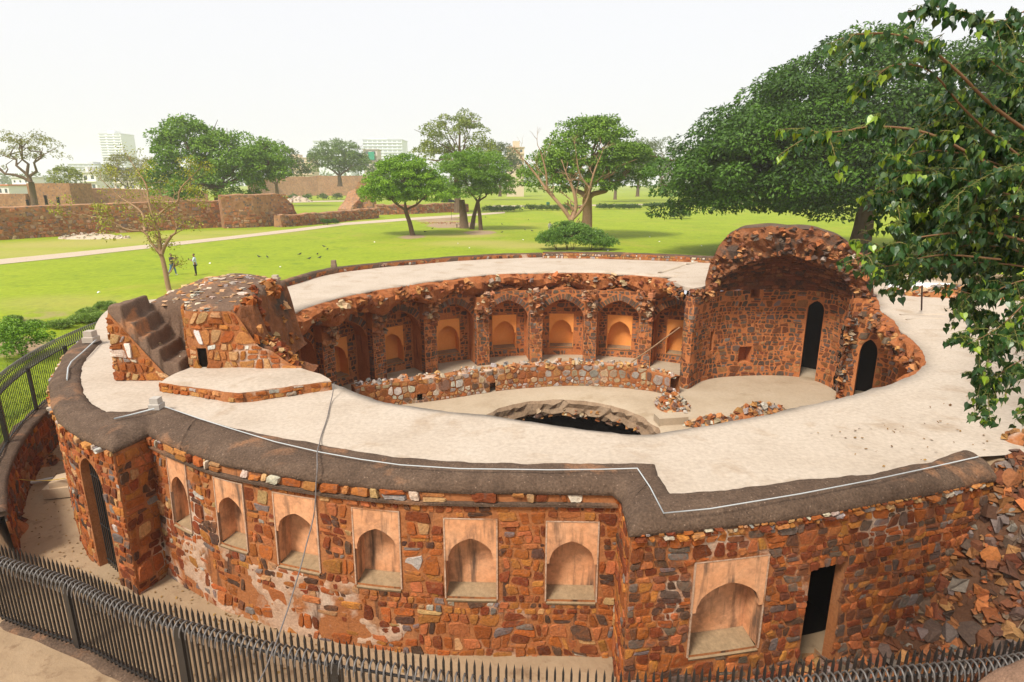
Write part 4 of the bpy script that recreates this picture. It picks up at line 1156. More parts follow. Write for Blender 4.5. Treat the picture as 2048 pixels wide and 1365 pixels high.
# ------------------------------------------------------------------ stair turret standing on the roof walk
TX, TY = -11.95, 17.3
tur = empty('stair_turret', (TX+2.5, TY+1.5, 0), 'squat domed stair head of orange rubble with worn cement steps on the roof walk', 'turret')
def tur_front(a): return 1.75-1.33*sstep(1.35, 2.15, a)
def tur_h(a, b_):
    nn = 0.07*noise.noise((a*1.6, b_*1.6, 3))+.025*noise.noise((a*5, b_*5, 8))+(.22*noise.noise((a*2.4, b_*2.4, 5))+.12*noise.noise((a*6, b_*6, 5)) if a > 3.7 else 0)
    f = tur_front(a); h = 0.0
    if b_ > f-.04:
        dome = 1.98+0.68*max(0, 1-((a-2.3)/2.5)**2)*sstep(f-.5, f+1.9, b_)
        fall = sstep(3.75+.25*noise.noise((b_*1.5, 2, 0)), 4.35, a)
        foot = (0.95-0.75*sstep(4.3, 5.5, a))*(1-sstep(1.1, 1.75, b_))
        h = (dome*(1-fall)+foot*fall)*(1-sstep(4.0, 4.5, b_))*(1-sstep(5.3, 5.75, a))
        h *= sstep(-.06, .05, a)*sstep(f-.04, f+.06, b_)
    if a < 2.1 and b_ < 1.9:
        x = a+0.16*(b_-.4); hs = 2.28; pz = 2.28
        for xs, z in ((0.42, 1.8), (0.72, 1.36), (1.02, .94), (1.34, .55), (1.85, .22), (2.1, 0.0)):
            hs += (z-pz)*sstep(xs-.045, xs+.045, x); pz = z
        hs *= sstep(-.04, .03, b_)*sstep(-.06, .04, a)
        h = max(h, hs*(1-sstep(1.78, 1.9, b_)))
    return h+nn*(1 if h > .2 else 0)
b = MB(); na, nb = 190, 90; V = []
for i in range(na):
    for j in range(nb):
        a, d = -0.2+6.2*i/(na-1), -0.15+5.2*j/(nb-1); V.append((TX+a+.02*noise.noise((a*3, d*3, 0)), TY+d, tur_h(a, d)-.01))
F = []
for i in range(na-1):
    for j in range(nb-1):
        q = (i*nb+j, (i+1)*nb+j, (i+1)*nb+j+1, i*nb+j+1)
        if max(V[k][2] for k in q) > 0.02: F.append(q)
def er(q):
    x = sum(V[k][0] for k in q)/4-TX; zz = [V[k][2] for k in q]
    return x > 3.5+.25*noise.noise((zz[0]*2, q[0]*.01, 0)) and min(zz) < 2.15
b.add(V, F)
b.part([i for i, q in enumerate(F) if not er(q)]).build('cement_shell', m_shell, tur, smooth=True)
b.part([i for i, q in enumerate(F) if er(q)]).build('eroded_side', m_arch, tur, smooth=True)
cT = Curve([(TX+1.32, TY+1.72), (TX+1.55, TY+1.35), (TX+1.85, TY+.75), (TX+2.2, TY+.34), (TX+3.0, TY+.32), (TX+4.2, TY+.3), (TX+5.5, TY+.3)], side=-1, step=.2); sT = cT.surf(0.02, 2)
def VTt(u):
    x = cT.at(max(0, min(cT.len*.999, u)))[0].x-TX
    return 2.06 if x < 3.5 else max(.34, 2.06-1.15*sstep(3.5, 4.4, x)-.55*sstep(4.4, 5.4, x))
ush = locate(cT, TX+2.5, TY+.33); hole = (ush-.14, ush+.14, 0.3, .92)
b = MB(); wall_face(b, sT, 0, cT.len, 0, 2.2, [hole], step=.14, rough=.03, seed=21, vtop=VTt); b.build('front_wall', m_mortar, tur)
b = MB(); q4(b, sT(hole[0], .3, -.07), sT(hole[1], .3, -.07), sT(hole[1], .92, -.07), sT(hole[0], .92, -.07)); b.build('slot', m_shade_black, tur)  # near-black sheet just behind the face paints the shade of a deep hole
masonry(tur, 'wall_stone', sT, 0, cT.len, 0.22, 2.2, 0.30, 1.15, [rect_in(*hole)], PAL_PALE[:2]+PAL_OUT[:2]+PAL_PALE[4:], 0.02, 0.045, 90, 131, 0.5, 0.03, vtop=VTt)
cU = Curve([(TX-.04, TY+4.6), (TX-.04, TY+.0), (TX+1.7, TY-.03)], side=-1, smooth=False); sU = cU.surf(0.03, 2)
def VU(u):
    p = cU.at(max(0, min(cU.len*.999, u)))[0]
    return 1.95 if u < 4.6 else max(.1, 2.15-1.75*(p.x-TX)/1.35)
b = MB(); wall_face(b, sU, 0, cU.len, -.05, 2.3, step=.14, rough=.02, seed=22, vtop=VU); b.build('side_wall', m_mortar, tur)
masonry(tur, 'wall_stone', sU, 0, cU.len, 0.0, 2.25, 0.28, 1.1, (), PAL_PALE+PAL_OUT[:2], 0.02, 0.06, 50, 132, 0.4, vtop=VU)
rng = random.Random(51)
for q in range(260):
    a, d = rng.uniform(.05, 4.2), rng.uniform(.3, 4.0); z = tur_h(a, d)
    if z < .4 or max(abs(tur_h(a+.12, d)-z), abs(tur_h(a, d+.12)-z)) > .12: continue
    if d < 1.7 and a < 1.6 and rng.random() < .72: continue
    b = MB(); s = rng.uniform(.09, .23)*(0.75 if d < 1.2 else 1.0)
    rock(b, (TX+a, TY+d, z-.045), s, rng, pick([((0.55,0.45,0.35),2.5),((0.50,0.32,0.17),4),((0.42,0.19,0.07),3),((0.32,0.28,0.25),2)], rng), (1.15, .75, .32), rot=Matrix.Rotation(rng.uniform(0, 6.28), 3, 'Z'))
    b.build('embedded_stone', m_loose, tur)
it = []
for q in range(150):
    a, d = rng.uniform(3.55, 5.4), rng.uniform(.4, 3.6); z = tur_h(a, d)
    if z > .3: it.append(((TX+a, TY+d, z), rng.uniform(.09, .22), (1, .8, .7)))
rocks(tur, 'fallen_stone', it, rng, 90, PAL_PALE[:2]+PAL_OUT[:4])
# low platform in front of the turret
plat = empty('platform', (-8.5, 17.0, 0), 'low beige platform slab with cracked stone edge in front of the stair turret', 'platform')
TOP = [(-10.09, 16.29, 0.30), (-7.44, 15.36, 0.30), (-5.20, 16.42, 0.30), (-5.70, 16.98, 0.30), (-6.50, 17.58, 0.30), (-7.33, 18.16, 0.30), (-9.90, 17.63, 0.30)]
cP = Curve([p[:2] for p in TOP[:3]], side=-1, smooth=False)
b = MB(); n = 24; V = []
back = [TOP[6], TOP[5], TOP[4], TOP[3]]
cK = Curve([p[:2] for p in back], smooth=False)
for i in range(n+1):
    p = cP.at(cP.len*i/n*.9999)[0]; q = cK.at(cK.len*i/n*.9999)[0]
    for j in range(6):
        t = j/5; x, y = p.x+(q.x-p.x)*t, p.y+(q.y-p.y)*t
        V.append((x, y, .3+.03*noise.noise((x*1.5, y*1.5, 0))-(.05 if j == 0 else 0)))
b.add(V, [(i*6+j, (i+1)*6+j, (i+1)*6+j+1, i*6+j+1) for i in range(n) for j in range(5)])
b.build('slab_top', m_terrace, plat, smooth=True)
sPl = cP.surf(0.1, .3)
b = MB(); wall_face(b, sPl, 0, cP.len, -.03, .27, step=.12, rough=.06, seed=33); b.build('slab_edge', m_mortar, plat)
masonry(plat, 'edge_stone', sPl, 0, cP.len, 0.0, .25, .15, 2.0, (), PAL_RING[:3]+PAL_OUT[:2], .015, .05, 40, 134, .2, .2)

# ------------------------------------------------------------------ iron railing round the court
def bar_meshes():
    b = MB(); h = 0.018
    b.add([(-h,-h,0),(h,-h,0),(h,h,0),(-h,h,0),(-h,-h,2.06),(h,-h,2.06),(h,h,2.06),(-h,h,2.06),(0,0,2.2)],
          [(0,1,5,4),(1,2,6,5),(2,3,7,6),(3,0,4,7),(4,5,8),(5,6,8),(6,7,8),(7,4,8)])
    bar = b.mesh('bar', m_iron)
    b = MB(); P = [(0,.02,1.60),(0,.03,1.80),(0,.06,1.92),(0,.12,1.99),(0,.19,1.99),(0,.25,1.93),(0,.28,1.83),(0,.285,1.76)]
    b.tube([(x, y*1.2, z+(.03 if y > .1 else 0)) for x, y, z in P], [.018]*6+[.015,.008], 6)
    return bar, b.mesh('hook', m_hook, smooth=True)
BAR, HOOK = bar_meshes()
def railing(label, pts, zf, spacing=0.135, post_every=25, start=0, thin=1.0):
    c = Curve(pts, side=1, step=.3); p, N = c.at(c.len/2)
    e = empty('iron_railing', (p.x, p.y, zf(p.x, p.y)), label, 'railing', 'black iron railing round the stepwell court')
    n = int(c.len/spacing); zs = []
    for i in range(n):
        p, N = c.at(i*spacing); z = zf(p.x, p.y); ang = math.atan2(N.y, N.x)-math.pi/2
        for me, nm in ((BAR, 'bar'), (HOOK, 'hook')):
            o = bpy.data.objects.new(nm, me); link(o, e, (p.x, p.y, z)); o.rotation_euler = (0, 0, ang+0.02*math.sin(i*7.3)); o.scale = (thin, thin if nm == 'bar' else 1, 1)
        if (i+start) % post_every == 0:
            b = MB(); t = Vector((N.y, -N.x)); b.obox((p.x, p.y, z+.83), (t.x*.075, t.y*.075, 0), (N.x*.05, N.y*.05, 0), (0, 0, .86)); b.build('post', m_iron, e)
    for h in (0.10, 1.62):
        b = MB(); m = max(2, int(c.len/.5))
        for i in range(m):
            u0, u1 = c.len*.9999*i/m, c.len*.9999*(i+1)/m; p, N = c.at(u0); q, _ = c.at(u1)
            a, d = Vector((p.x, p.y, zf(p.x, p.y)+h)), Vector((q.x, q.y, zf(q.x, q.y)+h)); mid_ = (a+d)/2
            b.obox(mid_, (d-a)/2, (N.x*.022, N.y*.022, 0), (0, 0, .016))
        b.build('rail', m_iron, e)
    return e, c
NEAR = [(-15.6,13.6),(-13.2,12.45),(-11.24,11.64),(-9.23,10.92),(-7.24,10.02),(-4.55,9.15),(-2.92,8.77),(-0.39,8.29),(0.99,8.17),(2.02,8.1),(4.15,8.25),(6.13,8.48),(8.54,8.76),(10.2,9.2)]
railing('black spiked iron railing with curled hooks running in front of the plaster niches', [Vector(p) for p in NEAR][::-1], lambda x, y: -4.1)
LEFT = [(CX+22.15*math.cos(R(a)), CY+22.15*math.sin(R(a))) for a in (213, 208, 203, 198, 193, 188, 183, 178, 173, 168, 163)]
railing('black iron railing on a stone retaining wall beside the lawn and the round bush', [Vector(p) for p in LEFT], lambda x, y: -2.5, .16, 20, 8, .5)
# retaining wall under the left run
rw = empty('retaining_wall', (LEFT[4][0], LEFT[4][1], MOAT), 'curved stone retaining wall with cement top under the railing by the lawn', 'wall')
cA = Curve([(CX+21.85*math.cos(R(a)), CY+21.85*math.sin(R(a))) for a in range(162, 226, 4)], side=1, step=.4); sA = cA.surf(.05, -2.5)
b = MB(); wall_face(b, sA, 0, cA.len, MOAT-.3, -2.52, step=.35, rough=.03, seed=41); b.build('wall_core', m_mortar, rw)
masonry(rw, 'wall_stone', sA, 0, cA.len, MOAT-.1, -2.62, .36, 1.1, (), PAL_CHAM+PAL_OUT[:3], .02, .05, 110, 141, .3)
A = []; B = []
for i in range(60):
    p, N = cA.at(cA.len*i/59*.9999); A.append(p+N*.06); B.append(p-N*.55)
sweep(A, B, -2.52, -2.52, .05, 'kerb', m_cement, rw, sub=1, seed=8, under=.1)
kb = empty('kerb', (-4.5, 9.0, -4.15), 'low cement kerb under the near run of iron railing', 'kerb')
cK2 = Curve(NEAR, step=.5); A = []; B = []
for i in range(60):
    p, N = cK2.at(cK2.len*i/59*.9999); A.append(p+N*.16); B.append(p-N*.2)
sweep(A, B, -4.12, -4.12, .05, 'kerb_strip', m_cement, kb, sub=1, seed=9, under=.3)
# ------------------------------------------------------------------ cables, posts and small things on the stepwell
def paint(b, name, label, cat, col, mat=None, group=None, smooth=True):
    b.c = [col]*len(b.f); return tag(b.build(name, mat or m_paint, smooth=smooth), label, cat, group)
def smooth_path(P, sub=5, wob=0.0, seed=0):
    P = [Vector(p) for p in P]; Q = [2*P[0]-P[1]]+P+[2*P[-1]-P[-2]]; out = []
    for i in range(1, len(Q)-2):
        for k in range(sub):
            t = k/sub; a, b_, c, d = Q[i-1:i+3]
            p = 0.5*((2*b_)+(c-a)*t+(2*a-5*b_+4*c-d)*t*t+(3*b_-3*c+d-a)*t**3)
            if wob: p = p+Vector((noise.noise((i+t, seed, 0)), noise.noise((i+t, seed, 5)), 0))*wob
            out.append(p)
    return out+[P[-1]]
b = MB()
b.tube([(-8.97, 14.56, 0.19),(-7.67, 13.77, 0.18),(-6.66, 13.18, 0.18),(-5.31, 12.42, 0.18),(-4.13, 11.88, 0.18),(-3.19, 11.54, 0.18),(-2.30, 11.28, 0.18),(-1.06, 11.11, 0.18),(0.77, 11.06, 0.18),(1.78, 11.08, 0.18),(2.54, 11.09, 0.20)], .012, 6)
b.tube([(2.54, 11.09, 0.20),(2.62, 10.29, 0.21),(2.66, 9.40, 0.19)], .012, 6)
b.tube([(2.66, 9.40, 0.19),(3.51, 9.53, 0.20),(5.35, 10.04, 0.21),(6.95, 10.56, 0.21),(8.35, 11.07, 0.20),(9.91, 11.70, 0.16)], .012, 6)
paint(b, 'cable_conduit', 'pale conduit clipped along the dark coping above the plaster niches', 'cable', (0.44,0.46,0.46))
b = MB(); b.tube([(-9.80, 13.79, 0.17),(-9.51, 14.01, 0.19),(-9.17, 14.42, 0.19)], .02, 6); paint(b, 'cable_conduit', 'short pale conduit end lying on the left bastion coping', 'cable', (0.44,0.46,0.46))
b = MB(); b.tube([(-15.30, 21.35, 0.20),(-14.61, 19.63, 0.21),(-14.22, 18.55, 0.20),(-13.91, 17.96, 0.18),(-13.24, 16.96, 0.12)], .022, 6); paint(b, 'cable_conduit', 'bent pale conduit on the coping beside the black railing', 'cable', (0.44,0.46,0.46))
b = MB(); b.tube(smooth_path([(-5.02, 16.07, 0.33),(-4.94, 15.45, 0.05),(-4.68, 14.21, 0.04),(-4.43, 12.81, 0.05),(-4.26, 12.15, 0.17),(-4.03, 11.35, 0.15),(-4.02, 11.15, -0.18),(-4.08, 10.95, -0.89),(-4.08, 10.30, -1.26),(-4.05, 9.50, -1.55),(-4.04, 8.80, -1.77),(-4.02, 8.30, -1.84),(-4.02, 7.60, -1.84)], 6, .03, 2), .013, 6)
paint(b, 'electric_wire', 'slack grey wire hanging over the coping down past the railing', 'wire', (0.16,0.14,0.13))
def block(name, label, c, w, h, col, cat, top=.8, group=None):
    b = MB(); w2 = w*top; V = []
    for z, q in ((0, w), (h*.45, w*1.02), (h*.5, w2), (h, w2*.95)):
        V += [(c[0]-q, c[1]-q, c[2]+z), (c[0]+q, c[1]-q, c[2]+z), (c[0]+q, c[1]+q, c[2]+z), (c[0]-q, c[1]+q, c[2]+z)]
    F = [(4*i+j, 4*i+(j+1) % 4, 4*i+4+(j+1) % 4, 4*i+4+j) for i in range(3) for j in range(4)]+[(12,13,14,15)]
    b.add(V, F); return paint(b, name, label, cat, col, smooth=False, group=group)
block('junction_block', 'small grey concrete block where the conduits meet on the coping', (-9.26, 14.68, 0.10), .14, .3, (0.42,0.38,0.33), 'block')
block('anchor_block', 'pale stone block on the coping end beside the railing', (-15.49, 21.36, 0.12), .2, .42, (0.40,0.34,0.28), 'block')
block('stone_post', 'short dark stone post standing on the far parapet by the lawn', (-11.84, 39.84, 0.30), .16, .5, (0.22,0.15,0.10), 'post', .9)
block('stone_lump', 'pale lump of stone on the far parapet behind the stair turret', (-13.80, 34.76, 0.30), .22, .28, (0.42,0.34,0.25), 'stone', .7)
b = MB(); b.tube([(19.27, 27.67, 0.00), (17.53, 25.40, 1.52)], .035, 6); paint(b, 'iron_stake', 'thin rusty iron stake upright on the roof walk near the white slab', 'stake', (0.05,0.025,0.018))
b = MB(); b.tube([(17.56, 22.33, 0.00), (16.08, 20.60, 1.48)], .035, 6); paint(b, 'iron_stake', 'rusty iron stake upright on the roof walk half behind the peepal leaves', 'stake', (0.05,0.025,0.018))
# white marble slab, curbs and rubble on the right of the roof walk
p0 = Vector((22.30, 32.47, 0.00))
b = MB(); d = Vector((0.86, -0.5, 0)); n_ = Vector((0.5, 0.86, 0)); V = []; prof = [(-.32,0),(-.32,.22),(-.18,.38),(.12,.42),(.3,.3),(.32,0)]
for s in (-1.5, -1.42, 1.4, 1.48):
    k = .9 if abs(s) in (1.5, 1.48) else 1
    for x, z in prof: V.append(tuple(p0+d*s+n_*x*k+Vector((0, 0, z*k+.15*(s+1.5)/3))))
F = [(6*i+j, 6*i+(j+1) % 6, 6*i+6+(j+1) % 6, 6*i+6+j) for i in range(3) for j in range(6)]+[tuple(range(6))[::-1], tuple(range(18, 24))]
b.add(V, F); paint(b, 'marble_slab', 'white dressed stone slab lying beside a hole in the roof walk', 'slab', (0.72,0.72,0.70), smooth=False)
heap('debris_heap', 'broken stones and brick rubble behind the white slab', (23.15, 31.27, 0.00), 3.2, 0.8, .5, 120, 44, nobj=50, rot=-.35)
heap('debris_heap', 'dark earth and root clump beside a leaf spray at the edge of the roof walk', (11.75, 12.79, 0.00), .35, .3, .35, 16, 45, PAL_CHAM, (.08,.16), 12)
b = MB()
for P in ([(17.22, 25.58, -0.03),(18.14, 25.88, -0.03),(18.99, 25.68, -0.03)], [(17.59, 26.60, -0.03),(19.71, 26.71, -0.03)]):
    b.tube(P, .06, 6)
paint(b, 'floor_ridge', 'low cement ridges across the roof walk by the iron stake', 'ridge', (0.46,0.37,0.28))
b = MB(); b.tube(smooth_path([(9.71, 39.43, -0.04),(11.06, 41.23, -0.03),(12.72, 43.83, -0.03)], 4), .13, 7); b.tube(smooth_path([(12.64, 43.55, -0.03),(14.24, 45.46, -0.02)], 4), .12, 7)
paint(b, 'cement_curb', 'narrow cement curb crossing the far roof walk near the vault', 'curb', (0.47,0.38,0.28))
# scree slope at the right end of the bastion
rng = random.Random(61)
scree = empty('scree', (10.8, 10.8, -2.2), 'slope of tumbled dark red and grey stones below the right bastion wall', 'rubble'); it = []
b = MB(); V = []
for i in range(31):
    for j in range(21):
        ph = 276+20*i/30; r_ = 18.2+6.2*j/20; x, y = CX+r_*math.cos(R(ph)), CY+r_*math.sin(R(ph)); V.append((x, y, ground_z(x, y)+.09+.14*noise.noise((x*1.5, y*1.5, 0))*(1 if 0 < i < 30 else 0)-(.1 if i in (0, 30) or j in (0, 20) else 0)))
b.add(V, [(i*21+j, i*21+j+1, (i+1)*21+j+1, (i+1)*21+j) for i in range(30) for j in range(20)]); b.build('scree_bed', M('scree_earth', [(0.05,0.02,0.01),(0.11,0.05,0.026),(0.19,0.11,0.065)], 1.2, 9.0, 1.0, .06), scree)
for q in range(3000):
    ph = rng.uniform(276.5, 296); r_ = rng.uniform(18.4, 24.2); x, y = CX+r_*math.cos(R(ph)), CY+r_*math.sin(R(ph))
    it.append(((x, y, ground_z(x, y)+.11+rng.uniform(0, .1)), rng.choice((.05, .07, .09, .12, .16, .21))*rng.uniform(.8, 1.2), (1.05, .85, .75)))
rocks(scree, 'stone', it, rng, 280, PAL_CHAM+PAL_RING[1:2]+PAL_OUT[3:5])
heap('stone_heap', 'loose stones fallen by the retaining wall and the white pipe', (-17.72, 19.88, -4.00), 1.2, .7, .3, 40, 46, PAL_CHAM, (.08,.2), 25)
heap('rubble_corner', 'orange rubble stub beside the railing left of the gated arch', (-14.72, 15.21, -4.05), .55, .8, .85, 36, 47, PAL_OUT, (.14,.28), 30)
b = MB(); b.tube([(-16.94, 18.11, -3.95),(-16.14, 18.21, -3.93),(-15.53, 18.47, -3.90)], .055, 8); paint(b, 'water_pipe', 'white plastic pipe lying on the dirt by the stone block', 'pipe', (0.66,0.64,0.60))
b = MB(); b.tube(smooth_path([(-16.03, 17.00, -3.02),(-15.46, 17.20, -3.28),(-14.93, 17.40, -3.42),(-14.27, 17.40, -3.34)], 4), .014, 5); paint(b, 'yellow_rope', 'thin yellow rope stretched over the white pipe', 'rope', (0.5,0.33,0.06))
b = MB(); c0 = Vector((-14.75, 17.70, -4.00)); b.obox(c0+Vector((.1,0,.15)), (.42,.1,0), (-.08,.34,0), (0,0,.17)); b.obox(c0+Vector((.16,.05,.42)), (.3,.1,.05), (-.08,.3,0), (0,0,.13)); b.build('x', m_paint) if False else None
paint(b, 'stone_block', 'pale dressed stone block against the left bastion wall', 'block', (0.50,0.37,0.24), smooth=False)
b = MB(); rng = random.Random(3)
for q in range(3): rock(b, Vector((-4.18, 11.33, -4.02))+Vector((rng.uniform(-.05,.05), rng.uniform(-.05,.05), .05)), .07, rng, (0.75,0.62,0.06), (1, .8, .6))
paint(b, 'plastic_bag', 'crumpled yellow plastic bag on the dirt by the wall foot', 'bag', (0.78,0.62,0.05))
rg = np.random.default_rng(44); n = 1500; ph = np.radians(np.where(rg.random(n) < .75, rg.uniform(196, 278, n), rg.uniform(160, 200, n))); rr_ = 19.0+2.2*rg.random(n)**1.6+np.where(ph < np.radians(232), 1.0, 0)
m_ = rg.random(n) < .10; ph[m_] = np.radians(rg.uniform(285, 345, m_.sum())); rr_[m_] = rg.uniform(15.8, 18, m_.sum())
X, Y = CX+rr_*np.cos(ph), CY+rr_*np.sin(ph); Z = np.array([.03 if k else ground_z(x, y)+.02 for x, y, k in zip(X, Y, m_)])
t = rg.uniform(0, 6.28, n); L = rg.uniform(.02, .05, n); ax = np.stack([np.cos(t)*L, np.sin(t)*L, rg.normal(0, .008, n)], 1); sd = np.stack([-np.sin(t)*L*.55, np.cos(t)*L*.55, rg.normal(0, .012, n)], 1); P = np.stack([X, Y, Z], 1)
V = np.stack([P-ax, P+sd, P+ax, P-sd], 1).reshape(-1, 3); k = rg.random(n)[:, None]
tag(quick('fallen_leaves', V, np.arange(4*n).reshape(-1, 4), np.array((0.10,0.05,0.02))*(1-k)+np.array((0.30,0.17,0.05))*k, m_cloth, None, (X.mean(), Y.mean(), -4)), 'dry brown leaves scattered over the dirt court and roof walk', 'leaves', kind='stuff')
# rounded ledge of the terrace the photographer stands on
b = MB(); V = []; n = 18
for i in range(n+1):
    t = i/n; c = Vector((2.85, 3.20, 2.28)).lerp(Vector((3.90, 3.20, 3.10)), t)+Vector((0, 0, -.58+.05*noise.noise((t*5, 0, 0))))
    for j in range(13):
        a = math.pi*(j/12); V.append((c.x+.05*math.cos(a), c.y-.45*math.cos(a), c.z+.17*math.sin(a)+.012*noise.noise((t*12, j*.7, 0))+.008*noise.noise((t*40, j*2, 0))))
b.add(V, [(i*13+j, i*13+j+1, (i+1)*13+j+1, (i+1)*13+j) for i in range(n) for j in range(12)])
m_ledge = M('warm_ledge', [(0.12,0.07,0.045),(0.24,0.14,0.09),(0.34,0.2,0.13)], 9.0, 70.0, 1.0, .01, fvar=.4)
tag(b.build('masonry_ledge', m_ledge, smooth=True), 'rounded brown masonry ledge of the viewing terrace above the railing', 'ledge')

# ------------------------------------------------------------------ trees and plants
def sph(n, rg, zlo=-1.0):
    z = rg.uniform(zlo, 1, n); a = rg.uniform(0, 2*np.pi, n); r_ = np.sqrt(1-z*z)
    return np.stack([r_*np.cos(a), r_*np.sin(a), z], 1)
def unit(a): return a/np.maximum(1e-6, np.linalg.norm(a, axis=1, keepdims=True))
def leaf_quads(C, Rad, bri, per, L, W, dark, light, rg, droop=.35, flat=.75, zlo=-.35, gold=None, shell=1.0):
    """C clump centres, Rad radii: leaves set on each clump's upper shell, radiating and drooping"""
    n = len(C); idx = np.repeat(np.arange(n), per); m = len(idx)
    d = sph(m, rg, zlo); r_ = Rad[idx]*(1.06-(1.06-rg.uniform(.55, 1.06, m)**.6)*shell)
    P = C[idx]+d*r_[:, None]*np.array([1, 1, flat])
    ax = unit(np.concatenate([d[:, :2]*.9, d[:, 2:]*.35], 1)+rg.normal(0, .38, (m, 3))+np.array([0, 0, -droop]))
    sd = unit(np.cross(ax, d+rg.normal(0, .35, (m, 3))))
    l = L*rg.uniform(.6, 1.25, m)[:, None]; w = W*rg.uniform(.7, 1.2, m)[:, None]
    V = np.stack([P, P+ax*l*.45+sd*w, P+ax*l, P+ax*l*.45-sd*w], 1).reshape(-1, 3)
    F = np.arange(4*m).reshape(-1, 4)
    t = np.clip(bri[idx]*.5+rg.uniform(0, .6, m), 0, 1)[:, None]
    c = np.array(dark)*(1-t)+np.array(light)*t
    if gold is not None:
        g = rg.random(m) < gold[1]; c[g] = np.array(gold[0])
    return V, F, c
def clumps(lobes, dens, rr, rg, zlo=-.45, inner=.15):
    C = []; Q = []; Bv = []
    for (x, y, z, rx, ry, rz) in lobes:
        area = 4*np.pi*((rx*ry)**1.6+(rx*rz)**1.6+(ry*rz)**1.6)**(1/1.6)/3**(1/1.6)
        n = max(4, int(dens*area/(np.pi*rr*rr)))
        d = sph(n, rg, zlo); k = rg.uniform(.84, 1.0, n); m = rg.random(n) < inner; k[m] = rg.uniform(.35, .8, m.sum())
        C.append(np.array([x, y, z])+d*k[:, None]*np.array([rx, ry, rz])); Q.append(rr*rg.uniform(.65, 1.35, n)); Bv.append(rg.uniform(0, 1, n))
    return np.concatenate(C), np.concatenate(Q), np.concatenate(Bv)
def limb(b, p, q, r0, r1, rng, seg=5, wob=.08):
    p, q = Vector(p), Vector(q); L = (q-p).length; P = []
    for i in range(seg+1):
        t = i/seg; o = Vector((rng.gauss(0, 1), rng.gauss(0, 1), rng.gauss(0, .5)))*wob*L*(0 if i in (0, seg) else .5)
        P.append(p.lerp(q, t)+o)
    b.tube(P, [r0+(r1-r0)*i/seg for i in range(seg+1)], 7); return P
def tree(name, label, base, trunk, lobes, dens, rr, per, L, W, dark, light, seed, bark=None, droop=.35, flat=.75, zlo=-.45, fork=.45, group='trees on the lawn', gold=None, cat='tree', inner=.15, extra_trunks=(), shell=1.0):
    """trunk = (height of the fork, radius, lean x, lean y); lobes are relative to the base"""
    rng = random.Random(seed); rg = np.random.default_rng(seed); base = Vector(base)
    e = empty(name, base, label, cat, group); h, r_, lx, ly = trunk
    b = MB(); top = base+Vector((lx, ly, h)); foot = base+Vector((0, 0, -.3))
    b.tube([foot, foot+Vector((lx*.1, ly*.1, .5)), base+Vector((lx*.45+.1*r_, ly*.45, h*.5)), top], [r_*1.5, r_*1.12, r_*.95, r_*.8], 10)
    for (ox, oy, th, tr, tlx, tly) in extra_trunks:
        f2 = base+Vector((ox, oy, -.3)); b.tube([f2, f2+Vector((tlx*.4, tly*.4, th*.5)), f2+Vector((tlx, tly, th))], [tr*1.3, tr, tr*.7], 8)
    for (x, y, z, rx, ry, rz) in lobes:
        c = base+Vector((x, y, z)); P = limb(b, top, c, r_*.55, r_*.2, rng)
        for k in range(4):
            d = Vector((rng.gauss(0, 1)*rx, rng.gauss(0, 1)*ry, abs(rng.gauss(0, 1))*rz))*.55
            limb(b, P[rng.randint(2, 5)], c+d, r_*.22, r_*.05, rng, 4)
    b.build('trunk', bark or m_bark, e, smooth=True)
    C, Q, Bv = clumps(lobes, dens, rr, rg, zlo, inner)
    C = C+np.array(base)
    V, F, c = leaf_quads(C, Q, Bv, per, L, W, dark, light, rg, droop, flat, gold=gold, shell=shell)
    quick('crown', V, F, c, m_leaf, e, tuple(top), 'stuff')
    return e
DK, LT = (0.014,0.042,0.006), (0.065,0.135,0.016)
BR_D, BR_L = (0.065,0.16,0.006), (0.25,0.41,0.02)
# the great spreading tree behind the vault
tree('spreading_tree', 'huge dark green spreading tree with drooping crown behind the broken vault', (35.74, 62.30, -1.40), (5.5,1.0,.5,.5),
     [(2,0,11.7,15.5,12,9.0),(-7,-1,9.3,10.3,9,7.6),(-14.2,-1.5,6.6,7.2,6,5.0),(10,0,8.8,12,10,8.2),(18,-1,8.5,9,9,9),(-2,-6,7.4,9.5,5,5.4),(-10.5,-4,5.6,7,4,4.0),(-9,-2,8.2,8,7,5.8)], 1.15, 1.8, 380, .4, .095, (0.010,0.036,0.003), (0.085,0.185,0.010), 1, droop=.5, flat=.62, zlo=-.5, inner=.18, shell=.5)
tree('round_tree', 'bright green umbrella-crowned tree standing alone on bare earth by the path', (-13.91, 85.31, -1.40), (3.4,.33,-.9,0),
     [(-.8,0,6.6,5.4,5,3.4),(-3.4,0,5.2,3.6,3.6,2.2),(2.2,0,5.4,3.6,3.6,2.4),(-.9,0,8.3,3.9,3.8,2.3)], .8, .8, 150, .3, .075, BR_D, BR_L, 2, flat=.55, zlo=-.3)
tree('round_tree', 'bright green umbrella-crowned tree with twin leaning trunks on bare earth', (-4.81, 94.40, -1.40), (4.2,.3,-.4,0),
     [(.2,0,8.3,4.3,4.2,3.6),(-3.0,1,8.6,3.6,4,3.4),(2.2,0,6.2,2.9,3,2.5),(-1.2,0,5.6,3.6,3,2.0)], .8, .85, 150, .3, .075, BR_D, (0.21,0.35,0.024), 3, flat=.55, zlo=-.3, extra_trunks=[(-2.9,4,4.8,.62,-.3,0),(-1.6,2,4.5,.33,1.0,0)])
